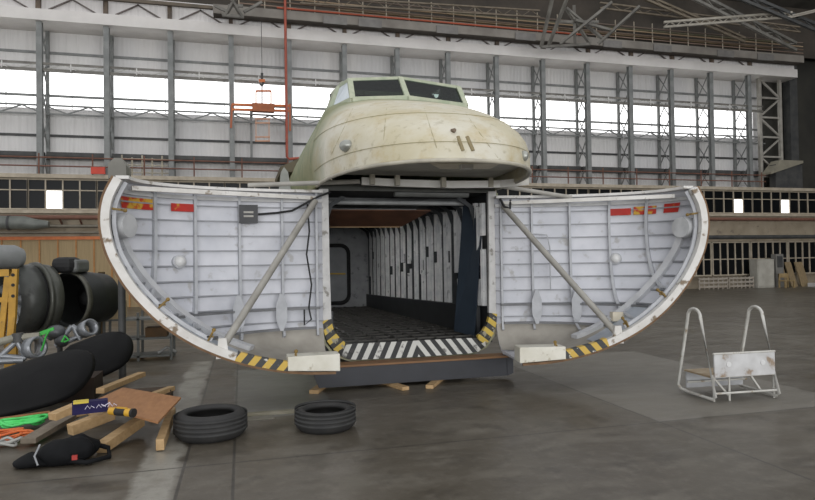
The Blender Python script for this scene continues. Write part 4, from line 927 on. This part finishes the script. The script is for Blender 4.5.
o = slab(rounded([tilt(*p, 7.6, .013) for p in ((-70, 398), (-5, 372), (40, 358), (75, 349), (95, 352), (96, 372), (75, 398), (20, 414), (-60, 430))], 2), .22, 'padded_slab', bl); tag(o, 'large black rounded slab lying at left frame edge, nearest one', 'slab')
o = slab(rounded([tilt(*p, 8.6, .012) for p in ((55, 352), (90, 338), (112, 331), (130, 334), (135, 348), (128, 364), (105, 376), (70, 390))], 2), .22, 'padded_slab', bl); tag(o, 'rounded end of a black slab lying behind the nearest black slab', 'slab')
o = MB().box(-2.6, -1.75, 8.3, 8.8, 0, .28).box(-3.6, -2.9, 8.0, 8.5, 0, .3).build('support_block', M('dark_wood', '#3a2b1f', '#2d2219', 4, .8)); tag(o, 'dark wooden blocks under the black slabs', 'block')
alu = M('cast_aluminium', '#9a9da1', '#7e8185', 5, .4, .4, c3='#55575a', s3=8)
t = thing('casting', at(22, 350, 8.9), 'grey cast metal bracket with triangular web lying by the black slab', 'casting')
def cp(px, py, d=0): return at(px, py, 8.9+d)
m = MB(); tri = [cp(1, 356), cp(17, 341), cp(26, 358)]
for a, b in zip(tri, tri[1:]+tri[:1]): m.cyl(a, b, .034, n=8)
m.cyl(cp(-15, 362), cp(24, 360), .04, n=8).build('bracket_web', alu, t)
MB().lathe(cp(30, 348), (.8, -.5, .1), [(0, .1), (0, .135), (.14, .14), (.14, .11)], 24).build('collar', alu, t)
MB().tube([cp(-15, 346), cp(14, 338), cp(40, 336)], .05, 10).build('pipe_arm', M('arm_beige', '#8d8a7c', '#757264', 4, .5), t)
MB().cyl(cp(18, 333), cp(19, 342), .07, .07, 12).build('boss', dsteel, t)
t = thing('casting', at(62, 342, 9.6), 'second grey engine casting lying behind the green ribbon', 'casting')
def cq(px, py, d=0): return at(px, py, 9.6+d)
m = MB()
for a, b in (((56, 346), (72, 326)), ((72, 326), (88, 336)), ((56, 346), (86, 334)), ((74, 328), (80, 340))): m.cyl(cq(*a), cq(*b), .035, n=8)
m.build('frame', alu, t); MB().lathe(cq(84, 330), (.7, -.6, .3), [(0, .08), (0, .115), (.16, .12), (.16, .09)], 20).build('collar', alu, t)
MB().ball(cq(56, 332), .13, .12, .1).ball(cq(62, 340), .1).cyl(cq(48, 338), cq(58, 328), .06, .05, 12).build('body', M('casting_dark', '#5c5e60', '#484a4c', 5, .45, .3), t)
gr = M('green_ribbon', '#3fae45', '#2f9a38', 6, .6)
o = MB().strip([cp(36, 334), cp(44, 331), cp(53, 328)], [cp(36, 337), cp(45, 334), cp(54, 330)], (0, .02, .01)).tube([cp(50, 330), cp(46, 336), cp(43, 346), cp(41, 351)], .012, 6).build('green_ribbon', gr); tag(o, 'bright green ribbon tied over the grey castings', 'ribbon')
o = MB().tube([cp(62, 342, .2), cp(65, 336, .2), cp(69, 340, .2), cp(64, 342, .2)], .016, 6).build('green_strap', gr); tag(o, 'small green strap knot right of the green ribbon', 'strap')
o = MB().box(*sorted((at(-20, 0, 9.3).x, at(100, 0, 10.2).x)), 8.75, 9.1, 0, .32).build('pallet_stack', M('dark_base', '#3c352b', '#2f2a23', 3, .8)); tag(o, 'dark low base carrying the castings and engine stands', 'base')

# timber pile: positions on the ground
def tg(px, py, zz): return gnd(px, py, zz)
ply = [gnd(88, 405, .30), gnd(158, 424, .27), gnd(181, 399, .30), gnd(123, 389, .33)]
o = MB().prism(ply, (0, 0, .018)).build('plywood_board', wood('plywood', '#a5774f', '#8f6440', (6, 2, 2))); tag(o, 'square brown plywood board lying on the timber pile', 'board')
pile = [((100, 391, .2), (142, 374, .2), .1, .06, 'long timber at back of pile, pointing up right to the tyre side'),
        ((52, 417, .2), (80, 405, .25), .11, .07, 'short pale timber with squared end left of the purple box'),
        ((70, 430, .10), (112, 414, .16), .1, .1, 'round-ended pale timber under the plywood front edge'),
        ((101, 448, .05), (140, 421, .12), .1, .09, 'pale timber nearest the camera below the plywood'),
        ((160, 445, .06), (172, 412, .14), .07, .1, 'upright-cut timber under right corner of the plywood'),
        ((70, 414, .12), (110, 404, .16), .1, .08, 'pale timber just under the purple box'),
        ((28, 441, .06), (78, 412, .1), .14, .05, 'grey weathered timber running to the green ropes'),
        ((90, 418, .08), (125, 408, .12), .09, .09, 'pale timber hidden under middle of the plywood'),
        ((0, 420, .12), (50, 413, .12), .06, .04, 'thin orange-brown batten along bottom of the black slab'),
        ((150, 396, .2), (172, 388, .2), .08, .05, 'short pale timber poking out behind plywood right corner')]
gw = wood('timber_grey', '#7d7264', '#6a6052', (4, 8, 8)); ow = wood('timber_orange', '#9a6a3f', '#82562f', (4, 8, 8))
for i, (p, q, a, b, lab) in enumerate(pile):
    timber(tg(*p), tg(*q), a, b, lab, gw if i == 6 else ow if i == 8 else wd)
o = MB().box(-1.25, -.8, 7.62, 7.85, 0, .2).build('bearer', M('bearer_dark', '#4a3a2a', '#3a2e22', 5, .8)); tag(o, 'dark bearer blocks underneath the timber pile', 'block')
# purple packet with scribbled white lettering
p0, p1 = gnd(72, 413, .36), gnd(108, 409, .36); d = (p1-p0); d.z = 0; L_ = d.length; d.normalize(); nY = V((-d.y, d.x, 0))
t = thing('purple_box', p0, 'purple cardboard packet with yellow corner on the timber pile', 'packet')
MB().obox((p0+p1)/2+nY*.05+z_*.03, d*L_/2, nY*.05, z_*.052).build('packet', M('purple_card', '#191247', '#140e3b', 6, .85), t)
MB().obox(p0+d*.07-nY*.0+z_*.09, d*.06, nY*.05, z_*.008).build('yellow_flap', M('yellow_card', '#c7b13d'), t)
sc = MB()
for k in range(3):
    b0 = p0+d*(.1+k*.09)-nY*.003+z_*.02
    sc.tube([b0, b0+d*.02+z_*.03, b0+d*.04, b0+d*.05+z_*.025, b0+d*.075+z_*.005], .003, 5)
sc.tube([p0+d*.23-nY*.003+z_*.05, p0+d*.25-nY*.003+z_*.03, p0+d*.3-nY*.003+z_*.06], .004, 5).build('lettering', M('white_ink', '#d8d4e6'), t)
# yellow and black hand tool on the plywood
p0, p1 = gnd(110, 411, .36), gnd(134, 413, .355); d = (p1-p0).normalized()
t = thing('hand_torch', p0, 'yellow and black hand tool lying on the plywood board', 'tool'); L_ = (p1-p0).length; yt = M('tool_yellow', '#d0a335', '#c2942a', 6, .5)
MB().cyl(p0, p0+d*L_*.25, .032, .035, 14).build('yellow_body', yt, t); MB().cyl(p0+d*L_*.68, p0+d*L_*.9, .035, .035, 14).build('yellow_collar', yt, t); MB().cyl(p0+d*L_*.25, p0+d*L_*.68, .033, .033, 14).build('black_grip', black, t); MB().cyl(p0+d*L_*.9, p1, .038, .04, 14).build('head', black, t)
m = MB().obox(p0+d*L_*.5+z_*.035, d*L_*.2, V((-d.y, d.x, 0))*.01, z_*.006); m.build('switch', yt, t)
# ropes and net
def tangle(c, r, n, zz, seed):
    q = random.Random(seed); pts = []; a = 0
    for i in range(n): a += q.uniform(.6, 1.6); rr = r*q.uniform(.3, 1); pts.append(V((c.x+rr*1.6*math.cos(a), c.y+rr*.9*math.sin(a), zz+q.uniform(0, .07))))
    out = []
    for i in range(n-1):
        p = [pts[max(i-1, 0)], pts[i], pts[i+1], pts[min(i+2, n-1)]]
        for k in range(4):
            t = k/4; out.append(.5*(2*p[1]+(p[2]-p[0])*t+(2*p[0]-5*p[1]+4*p[2]-p[3])*t*t+(3*p[1]-p[0]-3*p[2]+p[3])*t**3))
    return out
o = MB().tube(tangle(gnd(24, 431), .16, 34, .06, 3), .014, 6).build('rope', M('rope_green', '#3fc25a', '#57d072', 8, .6)); tag(o, 'tangle of bright green rope on the floor at left', 'rope')
o = MB().tube(tangle(gnd(12, 441), .15, 30, .03, 5), .012, 6).build('rope', M('rope_orange', '#c9602f', '#d9773c', 8, .6)); tag(o, 'tangle of orange rope under the green rope', 'rope')
o = MB().tube(tangle(gnd(5, 448), .12, 20, .02, 9), .012, 6).build('rope', M('rope_grey', '#a9a9a4', '#93938e', 8, .6)); tag(o, 'tangle of pale grey cord at left frame edge', 'rope')
# black bag with a strap
c = gnd(54, 468)
t = thing('black_bag', c, 'black fabric bag slumped on floor before the timber pile', 'bag'); bgm = M('bag_black', '#0c0d0f', '#131416', 7, .8); bgm.node_tree.nodes['Principled BSDF'].inputs['Specular IOR Level'].default_value = .2
mm = MB().ball(c+V((.06, .12, .09)), .22, .16, .11, 20, 12).ball(c+V((-.14, .1, .05)), .18, .12, .055, 16, 10).ball(c+V((.1, .22, .09)), .2, .14, .1, 16, 10); 
for i, v in enumerate(mm.v):
    x, y, zz = v; k = math.sin(x*31+y*17)*.012+math.sin(zz*40+x*23)*.01; mm.v[i] = (x+k, y-k, max(zz+k, .002))
mm.build('bag_body', bgm, t)
MB().tube([c+V((.1, .0, .05)), c+V((.25, -.03, .03)), c+V((.4, .08, .03)), c+V((.36, .25, .06)), c+V((.2, .25, .12))], .02, 6).build('bag_strap', bgm, t)
MB().tube([c+V((-.1, -.06, .05)), c+V((-.13, -.04, .12)), c+V((-.1, .0, .2))], .008, 5).build('piping', M('bag_piping', '#8d8f92'), t)
MB().obox(c+V((.17, -.07, .09)), (.02, 0, 0), (0, .01, 0), (0, 0, .018)).build('red_tag', M('tag_red', '#9e2c26'), t)
